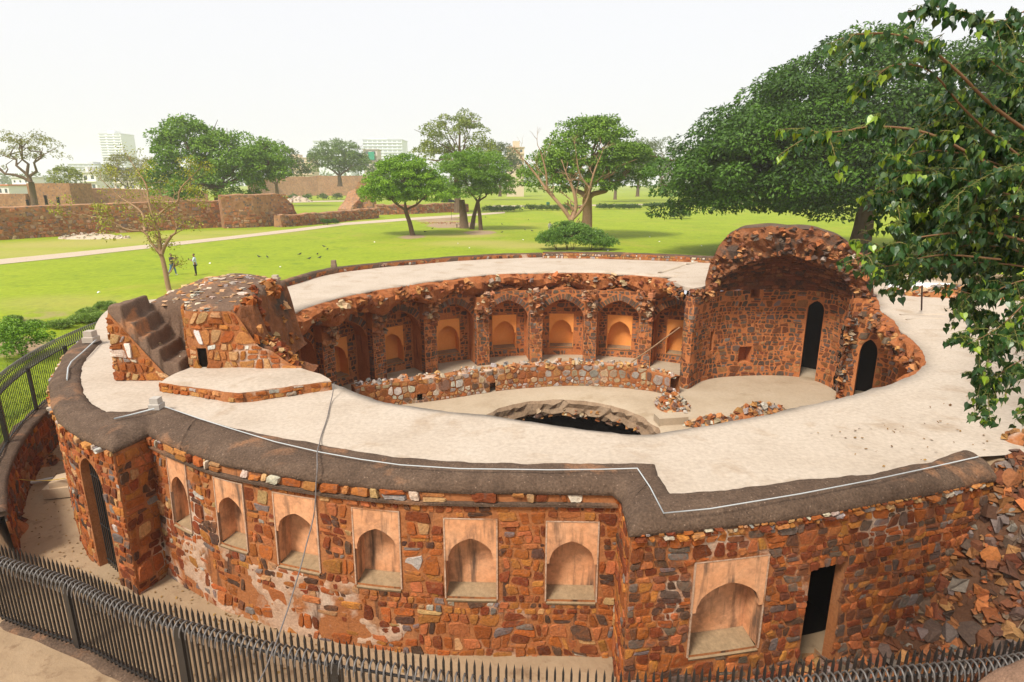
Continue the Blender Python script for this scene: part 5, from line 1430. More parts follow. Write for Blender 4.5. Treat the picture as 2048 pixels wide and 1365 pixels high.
tree('broad_tree', 'large mid green tree with domed crown beside the bare branching tree', (9.84, 80.64, -1.40), (5.2,.72,.1,.5),
     [(.6,1,10.0,6.6,6,5.2),(-4.6,1,7.6,4.2,4.5,3.6),(5.2,1,8.0,4.0,4.5,4.2),(1.2,1,12.4,4.2,4.2,2.5),(-.5,-2,7.5,5,3,2.8)], .75, 1.1, 125, .4, .1, (0.05,0.12,0.008), (0.19,0.31,0.022), 4, bark=m_barkpale, droop=.5, flat=.65, zlo=-.42)
tree('broad_tree', 'big rounded dark green tree rising behind the long boundary wall', (-59.68, 125.00, -1.21), (6,.8,0,0),
     [(-3,0,12.3,7.5,7,5.6),(5,0,10.4,8,7,6),(-5.5,0,15.4,5,5,3.8),(11,0,10.5,4.2,5,4.6),(-9.0,0,6.5,4.0,5,5.0),(1,-2,6.0,9,5,4.4)], .8, 1.3, 110, .55, .15, (0.06,0.14,0.01), (0.20,0.33,0.022), 5, zlo=-.5)
tree('hazy_tree', 'rounded olive tree on top of the far fort wall by the houses', (-72.16, 260.00, 4.38), (4,.9,0,0), [(0,0,11,11,9,6.8),(-5,0,8,7,7,5),(6,0,8,7,7,5)], .8, 1.9, 90, .8, .22, (0.06,0.11,0.02), (0.15,0.23,0.04), 6, group='far trees', zlo=-.5)
tree('yellow_tree', 'tall yellow-green tree with open crown behind the twin-trunked tree', (-13.33, 150.00, -1.18), (8,.8,0,0), [(0,0,16,8.5,7,5.5),(-5,0,12,6,6,4),(6,0,11,6,6,4.5),(1,0,20,5,5,3)], .42, 1.3, 85, .55, .15, (0.09,0.13,0.012), (0.25,0.29,0.035), 7, group='far trees', inner=.1)
tree('pale_tree', 'spreading half-bare pale tree beside the old ruin beyond the boundary wall', (-101.01, 130.00, -0.66), (6.5,.65,.3,0), [(-3,0,12,6,5,2.6),(3.5,0,12.5,5,5,3),(-8,0,10,4,4,2.4),(0,0,14.8,5,5,1.6)], .3, 1.1, 60, .4, .1, (0.12,0.13,0.02), (0.27,0.25,0.06), 8, group='far trees', inner=.05)
tree('small_tree', 'small yellow-green tree beside the old ruin beyond the wall', (-114.83, 160.00, 0.39), (2.5,.25,0,0), [(0,0,5.6,3.6,3.5,3.4)], .7, 1.0, 80, .45, .13, (0.10,0.15,0.012), (0.27,0.30,0.03), 9, group='far trees')
for i, (p, s, lab) in enumerate([((79.54, 330.00, 0.90), 1.0, 'grey-green hazy tree, tallest of the far row behind the broad tree'), ((99.31, 340.00, 0.22), .85, 'pale yellow hazy tree next to the great spreading tree'), ((50.83, 250.00, 0.51), .8, 'dark green tree filling the gap right of the broad tree'),
                                 ((-72.28, 190.00, 0.88), .62, 'thin grey-green tree beside the fort wall by the big rounded tree'), ((-5.06, 260.00, 0.30), .8, 'grey hazy tree beside the brick water tower'), ((38.43, 230.00, -0.15), .7, 'low dark tree behind the trunk of the broad tree'), ((-66.57, 330.00, -1.18), .7, 'hazy green tree poking out above the umbrella-crowned tree'),
                                 ((-114.35, 200.00, -0.32), .5, 'yellowish low tree beside the big rounded tree beyond the wall'), ((-142.59, 230.00, -0.51), .6, 'sparse brown-green tree beyond the boundary wall near the white tower')]):
    g = (0.11,0.15,0.04) if i not in (1, 7, 8) else (0.28,0.26,0.07)
    tree('far_tree', lab, p, (7*s,.8*s,0,0), [(0,0,18*s,11*s,9*s,9*s),(-7*s,0,13*s,8*s,8*s,7*s),(8*s,0,13*s,8*s,8*s,6*s)], .7, 2.3*s, 60, 1.0*s, .28*s, tuple(x*.45 for x in g), g, 20+i, group='far trees', zlo=-.5)

# bare and half-bare trees
def twigs(b, p, d, L, r_, depth, rng, tips, spread=.55):
    q = p+d*L; m = (p+q)/2+Vector((rng.gauss(0, 1), rng.gauss(0, 1), rng.gauss(0, 1)))*L*.06
    b.tube([p, m, q], [r_, r_*.85, r_*.62], 5, cap=False)
    if depth == 0: tips.append((q, d)); return
    for k in range(rng.choice((2, 2, 3))):
        nd = (d+Vector((rng.gauss(0, spread), rng.gauss(0, spread), rng.gauss(.12, spread*.7)))).normalized()
        twigs(b, q if k else m.lerp(q, .7), nd, L*rng.uniform(.6, .85), r_*.6, depth-1, rng, tips, spread)
def stick_tree(name, label, limbs, seed, mat, dpt, leaf=None, group='trees on the lawn'):
    rng = random.Random(seed); rg = np.random.default_rng(seed); base = limbs[0][0][0]
    e = empty(name, base, label, 'tree', group); b = MB(); tips = []
    for P, r0, r1 in limbs:
        Q = smooth_path(P, 4, .06, seed); n = len(Q); b.tube(Q, [r0+(r1-r0)*i/(n-1) for i in range(n)], 8)
        for i in range(n//3, n, 2):
            t = (Q[i]-Q[i-1]).normalized(); d = (t*.5+Vector((rng.gauss(0, .7), rng.gauss(0, .7), rng.gauss(.35, .5)))).normalized()
            twigs(b, Q[i], d, rng.uniform(.7, 1.5)*dpt, (r0+(r1-r0)*i/n)*.38, 2, rng, tips)
        twigs(b, Q[-1], (Q[-1]-Q[-3]).normalized(), 1.1*dpt, r1*.8, 2, rng, tips)
    b.build('trunk', mat, e, smooth=True)
    if leaf:
        per, L, W, dark, light, rr = leaf
        C = np.array([tuple(t[0]) for t in tips]); n = len(C)
        V, F, c = leaf_quads(C, np.full(n, rr), rg.uniform(0, 1, n), per, L, W, dark, light, rg, .5, .8, -1)
        quick('crown', V, F, c, m_leaf, e, tuple(base), 'stuff')
    return e
stick_tree('bare_tree', 'leafless forked tree with pinkish branches rising from a bush on the lawn',
   [([(7.27, 76.00, -1.05),(7.17, 76.00, 0.37),(7.40, 76.00, 1.29)], .42, .36), ([(7.40, 76.00, 1.17),(5.81, 76.00, 3.23),(4.39, 76.50, 4.78),(2.97, 77.00, 6.70),(1.60, 77.00, 8.36)], .27, .09),
    ([(7.40, 76.00, 1.29),(8.55, 76.00, 2.51),(9.30, 75.50, 4.03),(9.66, 75.00, 6.09),(10.42, 75.00, 8.40)], .25, .08), ([(7.58, 76.00, 1.54),(7.91, 76.00, 3.11),(7.56, 76.00, 4.79),(7.04, 76.00, 5.98)], .26, .16),
    ([(4.27, 76.50, 4.90),(4.15, 76.00, 6.98),(3.38, 76.00, 9.60)], .15, .06), ([(9.48, 75.20, 5.04),(8.19, 75.00, 6.67),(7.65, 75.00, 8.98)], .13, .05)], 31, m_barkpale, 1.15)
stick_tree('thin_tree', 'thin crooked tree with sparse yellow leaves beside the two men',
   [([(-23.10, 40.00, -1.48),(-23.20, 40.00, 0.14),(-23.31, 40.00, 1.21)], .17, .14), ([(-23.28, 40.00, 1.21),(-23.83, 40.00, 1.93),(-24.24, 40.00, 2.65),(-25.02, 39.60, 2.81),(-26.08, 39.40, 3.46),(-27.50, 39.20, 3.79)], .1, .03),
    ([(-23.31, 40.00, 1.21),(-23.24, 40.00, 2.52),(-23.57, 40.00, 4.23),(-23.79, 40.30, 5.64),(-24.45, 40.50, 6.74)], .1, .03), ([(-23.24, 40.00, 1.21),(-22.68, 39.80, 1.99),(-22.27, 39.70, 2.42)], .12, .09),
    ([(-23.36, 40.00, 3.49),(-22.55, 40.20, 4.22),(-21.91, 40.40, 4.63),(-21.73, 40.50, 5.33),(-20.95, 40.80, 6.21)], .08, .03), ([(-24.14, 40.00, 2.72),(-24.48, 40.50, 3.88),(-26.06, 41.00, 4.84),(-26.76, 41.00, 5.58)], .08, .03), ([(-21.95, 40.40, 4.56),(-20.94, 41.00, 4.61)], .05, .02)],
   32, m_barkpale, .62, (16, .15, .045, (0.15,0.16,0.01), (0.40,0.38,0.04), .4))
# bushes, hedges, weeds
def bush(name, label, base, lobes, rr, per, L, W, dark, light, seed, group=None, cat='bush', zlo=-.2, dens=1.0, droop=.1):
    rg = np.random.default_rng(seed); rng = random.Random(seed); base = Vector(base); base.z = ground_z(base.x, base.y)
    e = empty(name, base, label, cat, group); b = MB()
    for (x, y, z, rx, ry, rz) in lobes:
        for k in range(4): limb(b, base+Vector((x*.8, y*.8, -.1)), base+Vector((x+rng.gauss(0, rx*.4), y+rng.gauss(0, ry*.4), z+rz*.4)), .03, .012, rng, 3)
    b.build('stems', m_bark, e)
    C, Q, Bv = clumps(lobes, dens, rr, rg, zlo, .2); V, F, c = leaf_quads(C+np.array(base), Q, Bv, per, L, W, dark, light, rg, droop, .8)
    quick('foliage', V, F, c, m_leaf, e, tuple(base), 'stuff'); return e
bush('shrub', 'loose green shrub at the foot of the bare tree beside the notice board', (6.73, 66.58, -1.40), [(0,0,1.2,2.6,1.8,1.5),(-2.2,0,.8,1.7,1.5,1.1),(2.4,0,.8,1.8,1.5,1.2),(-.8,.3,1.9,1.5,1.2,.9),(3.6,0,.5,1.3,1.2,.7)], .42, 110, .2, .05, (0.06,0.14,0.02), (0.2,0.34,0.05), 41, droop=-.2)
bush('globe_bush', 'dense round clipped bush on the lawn behind the black railing', (-22.94, 27.14, -2.10), [(0,0,.85,.95,.95,.95)], .32, 150, .12, .035, (0.07,0.16,0.008), (0.22,0.38,0.02), 42, zlo=-.6)
bush('lawn_bush', 'low leafy bush alone on the open lawn left of the great tree', (34.28, 124.74, -1.40), [(0,0,.7,2.3,1.4,.9)], .5, 90, .25, .06, (0.06,0.12,0.015), (0.17,0.27,0.03), 43)
for i, p in enumerate([(-32.95, 106.86, -1.40), (-32.14, 106.22, -1.40), (-31.39, 108.15, -1.40)]):
    bush('clipped_shrub', 'small dark clipped shrub by the path below the low broken wall', p, [(0,0,.4,.5,.5,.5)], .22, 70, .16, .05, (0.025,0.07,0.01), (0.10,0.19,0.02), 44+i, 'clipped shrubs by the path')
for i, p in enumerate([(-85.65, 241.38, -1.40), (-82.13, 247.96, -1.40), (-78.20, 254.90, -1.40), (-74.26, 262.23, -1.40)]):
    bush('garden_shrub', 'small rounded shrub in the row before the far fort wall', p, [(0,0,1.0,1.6,1.4,1.3)], .8, 60, .5, .15, (0.04,0.09,0.015), (0.12,0.2,0.03), 50+i, 'shrubs before the fort wall')
for i, (p, w, lab) in enumerate([((-1.77, 154.79, -1.40), 8, 'clipped green hedge starting behind the twin-trunked tree'), ((10.77, 163.18, -1.40), 13, 'long yellow-green hedge behind the bare tree'), ((29.79, 169.30, -1.40), 10, 'dark hedge right of the broad tree trunk'), ((44.69, 179.37, -1.40), 9, 'dark hedge below the drooping end of the great tree')]):
    bush('hedge', lab, p, [(x, 0, .5, 1.6, .8, .75) for x in np.arange(-w*.5, w*.5, 1.6)], .5, 60, .3, .09, (0.03,0.075,0.01), (0.15,0.22,0.02) if i == 1 else (0.09,0.17,0.02), 60+i, 'hedges along the garden path', 'hedge')
for i, (p, s) in enumerate([((-25.02, 32.24, -2.20), .8), ((-24.63, 33.50, -2.10), .9), ((-24.18, 34.36, -2.00), .8), ((-25.07, 36.43, -1.90), .9), ((-26.05, 31.78, -2.20), .6), ((-26.72, 30.91, -2.20), .6), ((-27.53, 32.30, -2.10), .5), ((-25.24, 34.99, -1.90), .7)]):
    bush('weed_clump', 'straggly green weeds in the long grass behind the railing', p, [(0,0,.12*s,.75*s,.6*s,.3*s)], .16*s, 60, .14, .022, (0.11,0.17,0.03), (0.27,0.38,0.07), 70+i, 'weeds behind the railing', 'weeds', droop=-.3)
rg = np.random.default_rng(90)      # rough long grass on the bank outside the left railing
n = 9000; a = np.radians(rg.uniform(160, 222, n)); r_ = 22.5+rg.random(n)**1.7*6.5
X, Y = CX+r_*np.cos(a), CY+r_*np.sin(a); Z = np.array([ground_z(x, y) for x, y in zip(X, Y)]); h = rg.uniform(.06, .2, n)*(1-(r_-22.5)/9)
dx, dy = rg.normal(0, .05, n), rg.normal(0, .05, n); w = .014; t = rg.uniform(0, 6.28, n)
P = np.stack([np.stack([X-w*np.cos(t), Y-w*np.sin(t), Z-.02], 1), np.stack([X+w*np.cos(t), Y+w*np.sin(t), Z-.02], 1), np.stack([X+dx+.004, Y+dy, Z+h], 1), np.stack([X+dx-.004, Y+dy, Z+h], 1)], 1).reshape(-1, 3)
k = rg.random(n)[:, None]; c = np.array((0.10,0.17,0.012))*(1-k)+np.array((0.30,0.31,0.05))*k
tag(quick('rough_grass', P, np.arange(4*n).reshape(-1, 4), c, m_leaf, None, (X.mean(), Y.mean(), -2)), 'rough long grass on the bank outside the railing', 'grass', kind='stuff')

# ------------------------------------------------------------------ the peepal branches hanging in on the right
def heart(c, tipd, side, s, col, mb):
    """one heart-shaped leaf with a drawn-out tip, folded a little along the midrib"""
    n = tipd.cross(side); O = [(0,.0),(.34,-.14),(.5,.12),(.42,.44),(.16,.78),(0,1.22)]
    V = [c]; R_ = []; L_ = []
    for x, y in O[1:-1]:
        R_.append(c+side*x*s+tipd*y*s+n*.22*x*s); L_.append(c-side*x*s+tipd*y*s+n*.22*x*s)
    mids = [c+tipd*.3*s-n*.02*s, c+tipd*.7*s-n*.03*s, c+tipd*1.22*s+n*.1*s]
    V = [c]+R_+L_+mids      # 0 | 1-4 | 5-8 | 9,10,11
    F = [(0,1,2,9),(9,2,3,10),(10,3,4,11),(0,9,6,5),(9,10,7,6),(10,11,8,7)]
    mb.add(V, F, col)
pe = empty('peepal_tree', (12.5, 6.5, -4.1), 'overhanging peepal tree whose branches of dark heart-shaped leaves hang over the roof walk', 'tree')
rng = random.Random(77); wood = MB(); leaves = []
def put_leaf(p, young=False):
    tip = Vector((rng.gauss(0, .38), rng.gauss(0, .38), -1)).normalized(); a = rng.uniform(0, 6.28)
    side = Vector((math.cos(a), math.sin(a), rng.gauss(0, .25))); side = (side-tip*side.dot(tip)).normalized()
    pet = Vector((rng.gauss(0, .035), rng.gauss(0, .035), -rng.uniform(.0, .05)))
    s = rng.uniform(.04, .075); k = rng.random()
    if (young and rng.random() < .55) or rng.random() < .035: col = (0.16+.08*k, 0.27+.06*k, 0.02)
    elif rng.random() < .15: col = (0.07, 0.12, 0.035)  # some leaves lighter grey-green: glossy highlights put into the leaf colour
    else: col = (0.012+.018*k, 0.042+.042*k, 0.009+.006*k)
    wood.tube([p, p+pet*.6+Vector((0, 0, .012)), p+pet], [.0022, .0018, .0015], 4, (0.16,0.2,0.04), cap=False)
    leaves.append((p+pet, tip, side, s, col))
def spray(P, r0, nl, sub, seed, young=0.0, sl=.5):
    Q = smooth_path(P, 5, .03, seed); n = len(Q)
    wood.tube(Q, [r0*(1-.75*i/(n-1)) for i in range(n)], 6, (0.20,0.11,0.055))
    for q in range(int(nl*1.5)):
        t = rng.random()**.8; i = min(n-2, int(t*(n-1))); p = Q[i].lerp(Q[i+1], rng.random()); put_leaf(p+Vector((rng.gauss(0, .02), rng.gauss(0, .05), rng.gauss(0, .02))), t > .8 and rng.random() < young)
    for k in range(sub):
        i = rng.randint(n//5, n-2); d = (Q[i+1]-Q[i]).normalized()
        nd = (d*.7+Vector((rng.gauss(.0, .5), rng.gauss(0, .6), rng.gauss(-.05, .5)))).normalized(); L = sl*rng.uniform(.5, 1.2); p = Q[i]; S = [p]
        for j in range(4):
            p = p+nd*L/4+Vector((0, 0, -.012*j)); S.append(p.copy())
        wood.tube(S, [r0*.35, r0*.3, r0*.25, r0*.2, r0*.12], 5, (0.17,0.13,0.05), cap=False)
        for q in range(int(34*L/.5)): 
            j = rng.randint(0, 3); put_leaf(S[j].lerp(S[j+1], rng.random()), j == 3 and rng.random() < young)
spray([(5.27, 5.80, 5.96),(4.23, 5.60, 6.43),(3.70, 5.50, 6.76),(3.36, 5.40, 6.91),(3.06, 5.40, 6.98),(2.72, 5.30, 6.95)], .017, 40, 7, 1, .5, .35)
spray([(4.65, 5.60, 7.05),(3.89, 5.50, 7.10),(3.54, 5.50, 7.20),(3.22, 5.40, 7.14)], .012, 34, 8, 2, .1, .3)
spray([(4.39, 5.40, 7.23),(4.02, 5.30, 7.09),(3.86, 5.30, 6.98)], .008, 18, 4, 21, .1, .25)
spray([(5.33, 5.90, 5.68),(4.20, 5.70, 6.30),(3.65, 5.60, 6.70),(3.24, 5.50, 6.76),(2.97, 5.40, 6.61)], .013, 40, 6, 3, .6, .32)
spray([(5.15, 5.60, 5.51),(4.03, 5.40, 5.99),(3.46, 5.30, 6.20),(3.01, 5.20, 6.24),(2.68, 5.10, 6.20),(2.42, 5.10, 6.18)], .016, 70, 11, 4, .75, .33)
spray([(5.65, 6.10, 5.54),(4.68, 6.00, 5.96),(3.92, 5.90, 6.09),(3.48, 5.90, 5.91)], .013, 50, 12, 5, .15, .4)
spray([(5.48, 5.80, 5.27),(4.49, 5.70, 5.55),(3.87, 5.60, 5.73),(3.45, 5.50, 5.74),(3.24, 5.50, 5.65)], .014, 60, 13, 6, .3, .38)
spray([(5.20, 5.50, 5.11),(4.34, 5.40, 5.35),(3.74, 5.30, 5.36),(3.25, 5.20, 5.28),(2.83, 5.10, 5.14)], .013, 60, 10, 7, .35, .32)
spray([(5.58, 5.90, 4.87),(4.82, 5.80, 5.03),(4.16, 5.70, 5.04),(3.65, 5.60, 4.91),(3.53, 5.60, 4.79)], .011, 40, 8, 8, .2, .3)
spray([(5.01, 5.30, 4.96),(4.56, 5.20, 4.80),(4.27, 5.15, 4.54),(4.01, 5.10, 4.42)], .009, 44, 9, 9, .4, .35)
spray([(5.29, 5.50, 4.55),(4.93, 5.40, 4.29),(4.61, 5.35, 4.11),(4.37, 5.30, 3.95)], .008, 44, 8, 10, .3, .35)
spray([(5.04, 5.20, 4.06),(4.86, 5.20, 3.86),(4.62, 5.15, 3.74)], .006, 18, 3, 11, .3, .25)
spray([(5.25, 5.90, 6.40),(4.66, 5.80, 6.60),(4.23, 5.70, 6.80),(4.09, 5.70, 6.84)], .011, 26, 5, 12, .3, .3)
spray([(4.84, 5.30, 5.86),(4.35, 5.20, 5.94),(3.99, 5.20, 5.86),(3.70, 5.20, 5.66)], .011, 70, 18, 13, .1, .45)
spray([(5.72, 5.90, 4.67),(5.23, 5.90, 4.87),(4.78, 5.90, 4.87),(4.38, 5.90, 4.67)], .011, 50, 12, 14, .1, .4)
spray([(5.60, 6.20, 6.30),(5.18, 6.20, 6.20),(4.56, 6.20, 6.11),(4.12, 6.20, 5.82)], .012, 80, 22, 15, .1, .5)
spray([(5.28, 5.70, 5.73),(4.84, 5.70, 5.82),(4.31, 5.70, 5.73),(3.89, 5.70, 5.51)], .012, 80, 20, 17, .1, .5)
spray([(5.89, 6.20, 5.13),(5.43, 6.20, 5.13),(4.91, 6.20, 5.13),(4.42, 6.20, 5.03)], .012, 80, 20, 18, .1, .5)
spray([(5.92, 6.50, 6.12),(5.29, 6.50, 6.42),(4.76, 6.50, 6.51),(4.37, 6.50, 6.42)], .012, 40, 8, 19, .1, .4)
spray([(5.18, 6.00, 6.89),(4.82, 6.00, 6.85),(4.53, 6.00, 6.93)], .009, 24, 4, 20, .1, .3)
spray([(6.00, 6.40, 5.42),(5.52, 6.40, 5.47),(4.86, 6.40, 5.37),(4.29, 6.40, 5.32)], .012, 80, 22, 16, .1, .5)
for P in ([(6.05, 6.40, 5.21),(5.32, 6.40, 5.42),(4.68, 6.30, 5.63),(4.14, 6.20, 5.70)], [(5.53, 6.00, 5.82),(4.91, 6.00, 6.01),(4.39, 6.00, 6.24),(3.97, 6.00, 6.48)], [(5.96, 6.20, 4.82),(5.25, 6.10, 5.09),(4.59, 6.00, 5.20),(4.00, 5.90, 5.11),(3.61, 5.90, 5.06)],
          [(5.68, 6.30, 6.35),(5.14, 6.30, 6.54),(4.62, 6.20, 6.57),(4.23, 6.20, 6.57)], [(5.16, 5.50, 5.47),(4.58, 5.50, 5.65),(4.01, 5.50, 5.82),(3.51, 5.50, 5.91)], [(5.67, 6.00, 5.25),(5.01, 5.90, 5.40),(4.29, 5.80, 5.50),(3.73, 5.80, 5.46)]):
    spray(P, .012, 90, 22, len(leaves), .05, .42)
for P in ([(4.39, 5.40, 5.13),(3.77, 5.30, 5.18),(3.35, 5.25, 5.10),(3.02, 5.20, 5.06)], [(5.36, 5.60, 4.63),(4.87, 5.50, 4.55),(4.51, 5.40, 4.29),(4.37, 5.35, 4.01)], [(5.29, 5.60, 4.91),(4.74, 5.50, 4.93),(4.35, 5.50, 4.79),(3.93, 5.40, 4.90)], [(5.65, 5.80, 4.17),(5.09, 5.70, 4.30),(4.62, 5.60, 4.53),(4.41, 5.60, 4.63)]):
    spray(P, .01, 46, 9, len(leaves), .2, .28)
wood.build('branch_wood', m_cloth, pe, smooth=True)
b = MB(); b.tube([(12.5,6.5,-4.4),(12.4,6.6,-2),(12.0,6.7,2),(11.2,6.8,5.5),(9.5,6.7,8.0)], [.55,.45,.4,.33,.2], 10)
for q in ((6.6,5.9,6.6),(6.9,6.0,4.8),(7.2,5.6,5.6),(9,10,9),(14,9,10),(13,4,9)): limb(b, (11.4,6.8,5.0), q, .16, .03, rng, 5, .05)
b.build('trunk', m_bark, pe, smooth=True)
rg = np.random.default_rng(200); C, Q, Bv = clumps([(13.5,8,9.5,4.6,4.5,3.6),(16.5,12,8.5,4.5,4.5,3.6),(12.5,3.0,9.5,4.2,4,3),(18,6,7,4,5,4)], .9, 1.0, rg, -.7, .25)
V, F, c = leaf_quads(C, Q, Bv, 120, .19, .07, (0.016,0.055,0.012), (0.05,0.12,0.02), rg, .7, .8)
quick('crown', V, F, c, m_leaf, pe, (13, 7, 8), 'stuff')
order = sorted(range(len(leaves)), key=lambda i: -leaves[i][3]); keep = [i for i in order if 0 < leaves[i][0].x/leaves[i][0].y < .86][:300]; ks = set(keep)
for i in keep:
    b = MB(); heart(*leaves[i], b); b.build('leaf', m_leafbig, pe, tuple(leaves[i][0]))
b = MB()
for i in range(len(leaves)):
    if i not in ks: heart(*leaves[i], b)
b.build('leaf_mass', m_leafbig, pe, kind='stuff')
print('peepal leaves', len(leaves))

# ------------------------------------------------------------------ ruined walls across the lawn
def rough_wall(name, label, P, H, thick, seed, cat='wall', rag=.12, mat=None, step=.8, under=.4, facing=0):
    """P ground points along the wall, H heights at those points; uneven top, two faces and ends"""
    b = MB(); V = []; rows = []
    for i in range(len(P)-1):
        a, c = Vector(P[i]), Vector(P[i+1]); n = max(1, int((c-a).length/step))
        for k in range(n):
            t = k/n; p = a.lerp(c, t); rows.append((p, H[i]+(H[i+1]-H[i])*t, (c-a).normalized()))
    rows.append((Vector(P[-1]), H[-1], (Vector(P[-1])-Vector(P[-2])).normalized()))
    nv = 6
    for i, (p, h, t) in enumerate(rows):
        N = Vector((t.y, -t.x, 0)); g = ground_z(p.x, p.y) if abs(p.x) < 150 and p.y < 180 else p.z
        hh = max(.1, h*(1+rag*noise.noise((i*.45, seed, 0)))+rag*1.2*noise.noise((i*1.7, seed, 3)))
        for k in range(nv):
            z = g-under+(hh+under)*k/(nv-1); q = p+N*(thick/2+.08*noise.noise((i*.6, k*.9, seed))+.05*(nv-k)); V.append((q.x, q.y, z))
        q = p; V.append((q.x, q.y, g+hh+.12))
        for k in range(nv)[::-1]:
            z = g-under+(hh+under)*k/(nv-1); q = p-N*(thick/2+.05*(nv-k)); V.append((q.x, q.y, z))
    m = 2*nv+1
    F = [(i*m+j, (i+1)*m+j, (i+1)*m+j+1, i*m+j+1) for i in range(len(rows)-1) for j in range(m-1)]
    F += [tuple(range(m)), tuple(range((len(rows)-1)*m, len(rows)*m))[::-1]]
    b.add(V, F); P0 = rows[len(rows)//2][0]; e = empty(name, P0, label, cat); b.build('wall_core', mat or m_farwall, e)
    if facing:
        cv = Curve([r_[0] for r_ in rows], side=-1, smooth=False); g0 = ground_z(P0.x, P0.y) if P0.y < 180 else P0.z
        def hz_(u):
            k = min(len(rows)-1, max(0, int(round(u/cv.len*(len(rows)-1))))); return g0+max(.3, rows[k][1]*(1+rag*noise.noise((k*.45, seed, 0))))-.05
        sf = lambda u, v, n_: cv.surf()(u, v, n_+thick/2+.05*6*max(0, 1-(v-g0)/4))
        masonry(e, 'wall_stone', sf, 0, cv.len, g0-.1, g0+max(H)+.3, facing, 1.3, (), [((0.40,0.17,0.075),5),((0.33,0.115,0.05),4),((0.26,0.15,0.09),2.5),((0.42,0.27,0.16),2.5),((0.2,0.13,0.1),2)], .03, .09, 0, seed+400, .3, .05, vtop=hz_, infill='rubble_facing')
    return e
rough_wall('boundary_wall', 'long reddish rubble boundary wall crossing the lawn behind the thin tree', [(-70.42, 74.50, -1.40),(-66.32, 78.48, -1.40),(-61.41, 85.31, -1.40),(-55.02, 92.43, -1.40),(-47.75, 100.82, -1.40)], [3.9,4.0,4.1,4.2,4.2], 1.2, 1, rag=.03, facing=.42)
rough_wall('wall_tower', 'taller square-topped end of the boundary wall with a crumbled right edge', [(-46.79, 98.58, -1.40),(-43.36, 100.82, -1.40),(-40.53, 105.59, -1.40),(-39.60, 106.86, -1.40),(-38.83, 108.15, -1.40)], [5.1,5.2,5.2,4.2,1.8], 2.6, 2, rag=.04, facing=.42)
rough_wall('broken_wall', 'low broken rubble wall running from the boundary wall to a stone heap', [(-38.73, 100.82, -1.40),(-34.46, 109.48, -1.40),(-31.75, 119.74, -1.40),(-28.14, 126.50, -1.40)], [1.9,1.9,1.9,2.0], 1.3, 3, rag=.12, facing=.4)
rough_wall('ruin_wall', 'ruined rubble wall behind the umbrella-crowned tree on bare earth', [(-31.17, 140.32, -1.40),(-22.93, 144.84, -1.40),(-16.63, 152.18, -1.40),(-11.23, 154.79, -1.40)], [2.3,2.0,2.2,1.8], 1.4, 4, rag=.2, facing=.42)
rough_wall('ruin_pile', 'tall jagged stump of ruined masonry at the end of the low broken wall', [(-42.41, 154.79, -1.40),(-40.96, 157.49, -1.40),(-39.98, 160.29, -1.40),(-37.76, 160.29, -1.40),(-35.80, 160.29, -1.40)], [.6,3.0,6.2,8.5,8.0], 4.0, 5, rag=.22, facing=.55)
rough_wall('fort_wall', 'far hazy red fort wall topped by houses and a rounded tree', [(-140.14, 330.00, -1.70),(-127.78, 340.00, -1.12),(-107.28, 345.00, -0.95),(-76.55, 345.00, -0.95)], [8.6,9.6,10.0,10.2], 4, 6, rag=.05, step=3, mat=m_farwall)
rough_wall('fort_wall', 'brown ruined wall stretching behind the boundary wall towards the big tree', [(-118.28, 165.00, -1.88),(-108.69, 170.00, -2.11),(-99.05, 175.00, -2.34),(-88.66, 180.00, -2.57)], [5.6,5.4,5.2,5.0], 2, 7, rag=.1, step=2)
heap('gravel_heap', 'pale heap of sandy rubble at the foot of the boundary wall', (-54.97, 79.91, -1.40), 5.0, 1.6, .8, 90, 51, [((0.5,0.42,0.32),3),((0.46,0.36,0.26),2)], (.1,.28), 30, core=m_path)
heap('gravel_heap', 'pale rubble heap before the far fort wall near the crumbled wall end', (-81.54, 235.14, -1.40), 5.5, 2.0, 2.2, 60, 52, [((0.5,0.42,0.34),3),((0.42,0.3,0.22),2)], (.3,.7), 0, core=m_path)
heap('gravel_heap', 'spread of reddish broken stone under the twin-trunked tree', (-11.72, 110.84, -1.40), 5, 2.6, .12, 120, 53, [((0.36,0.16,0.08),3),((0.42,0.26,0.15),2)], (.06,.16), 0, lump=False)

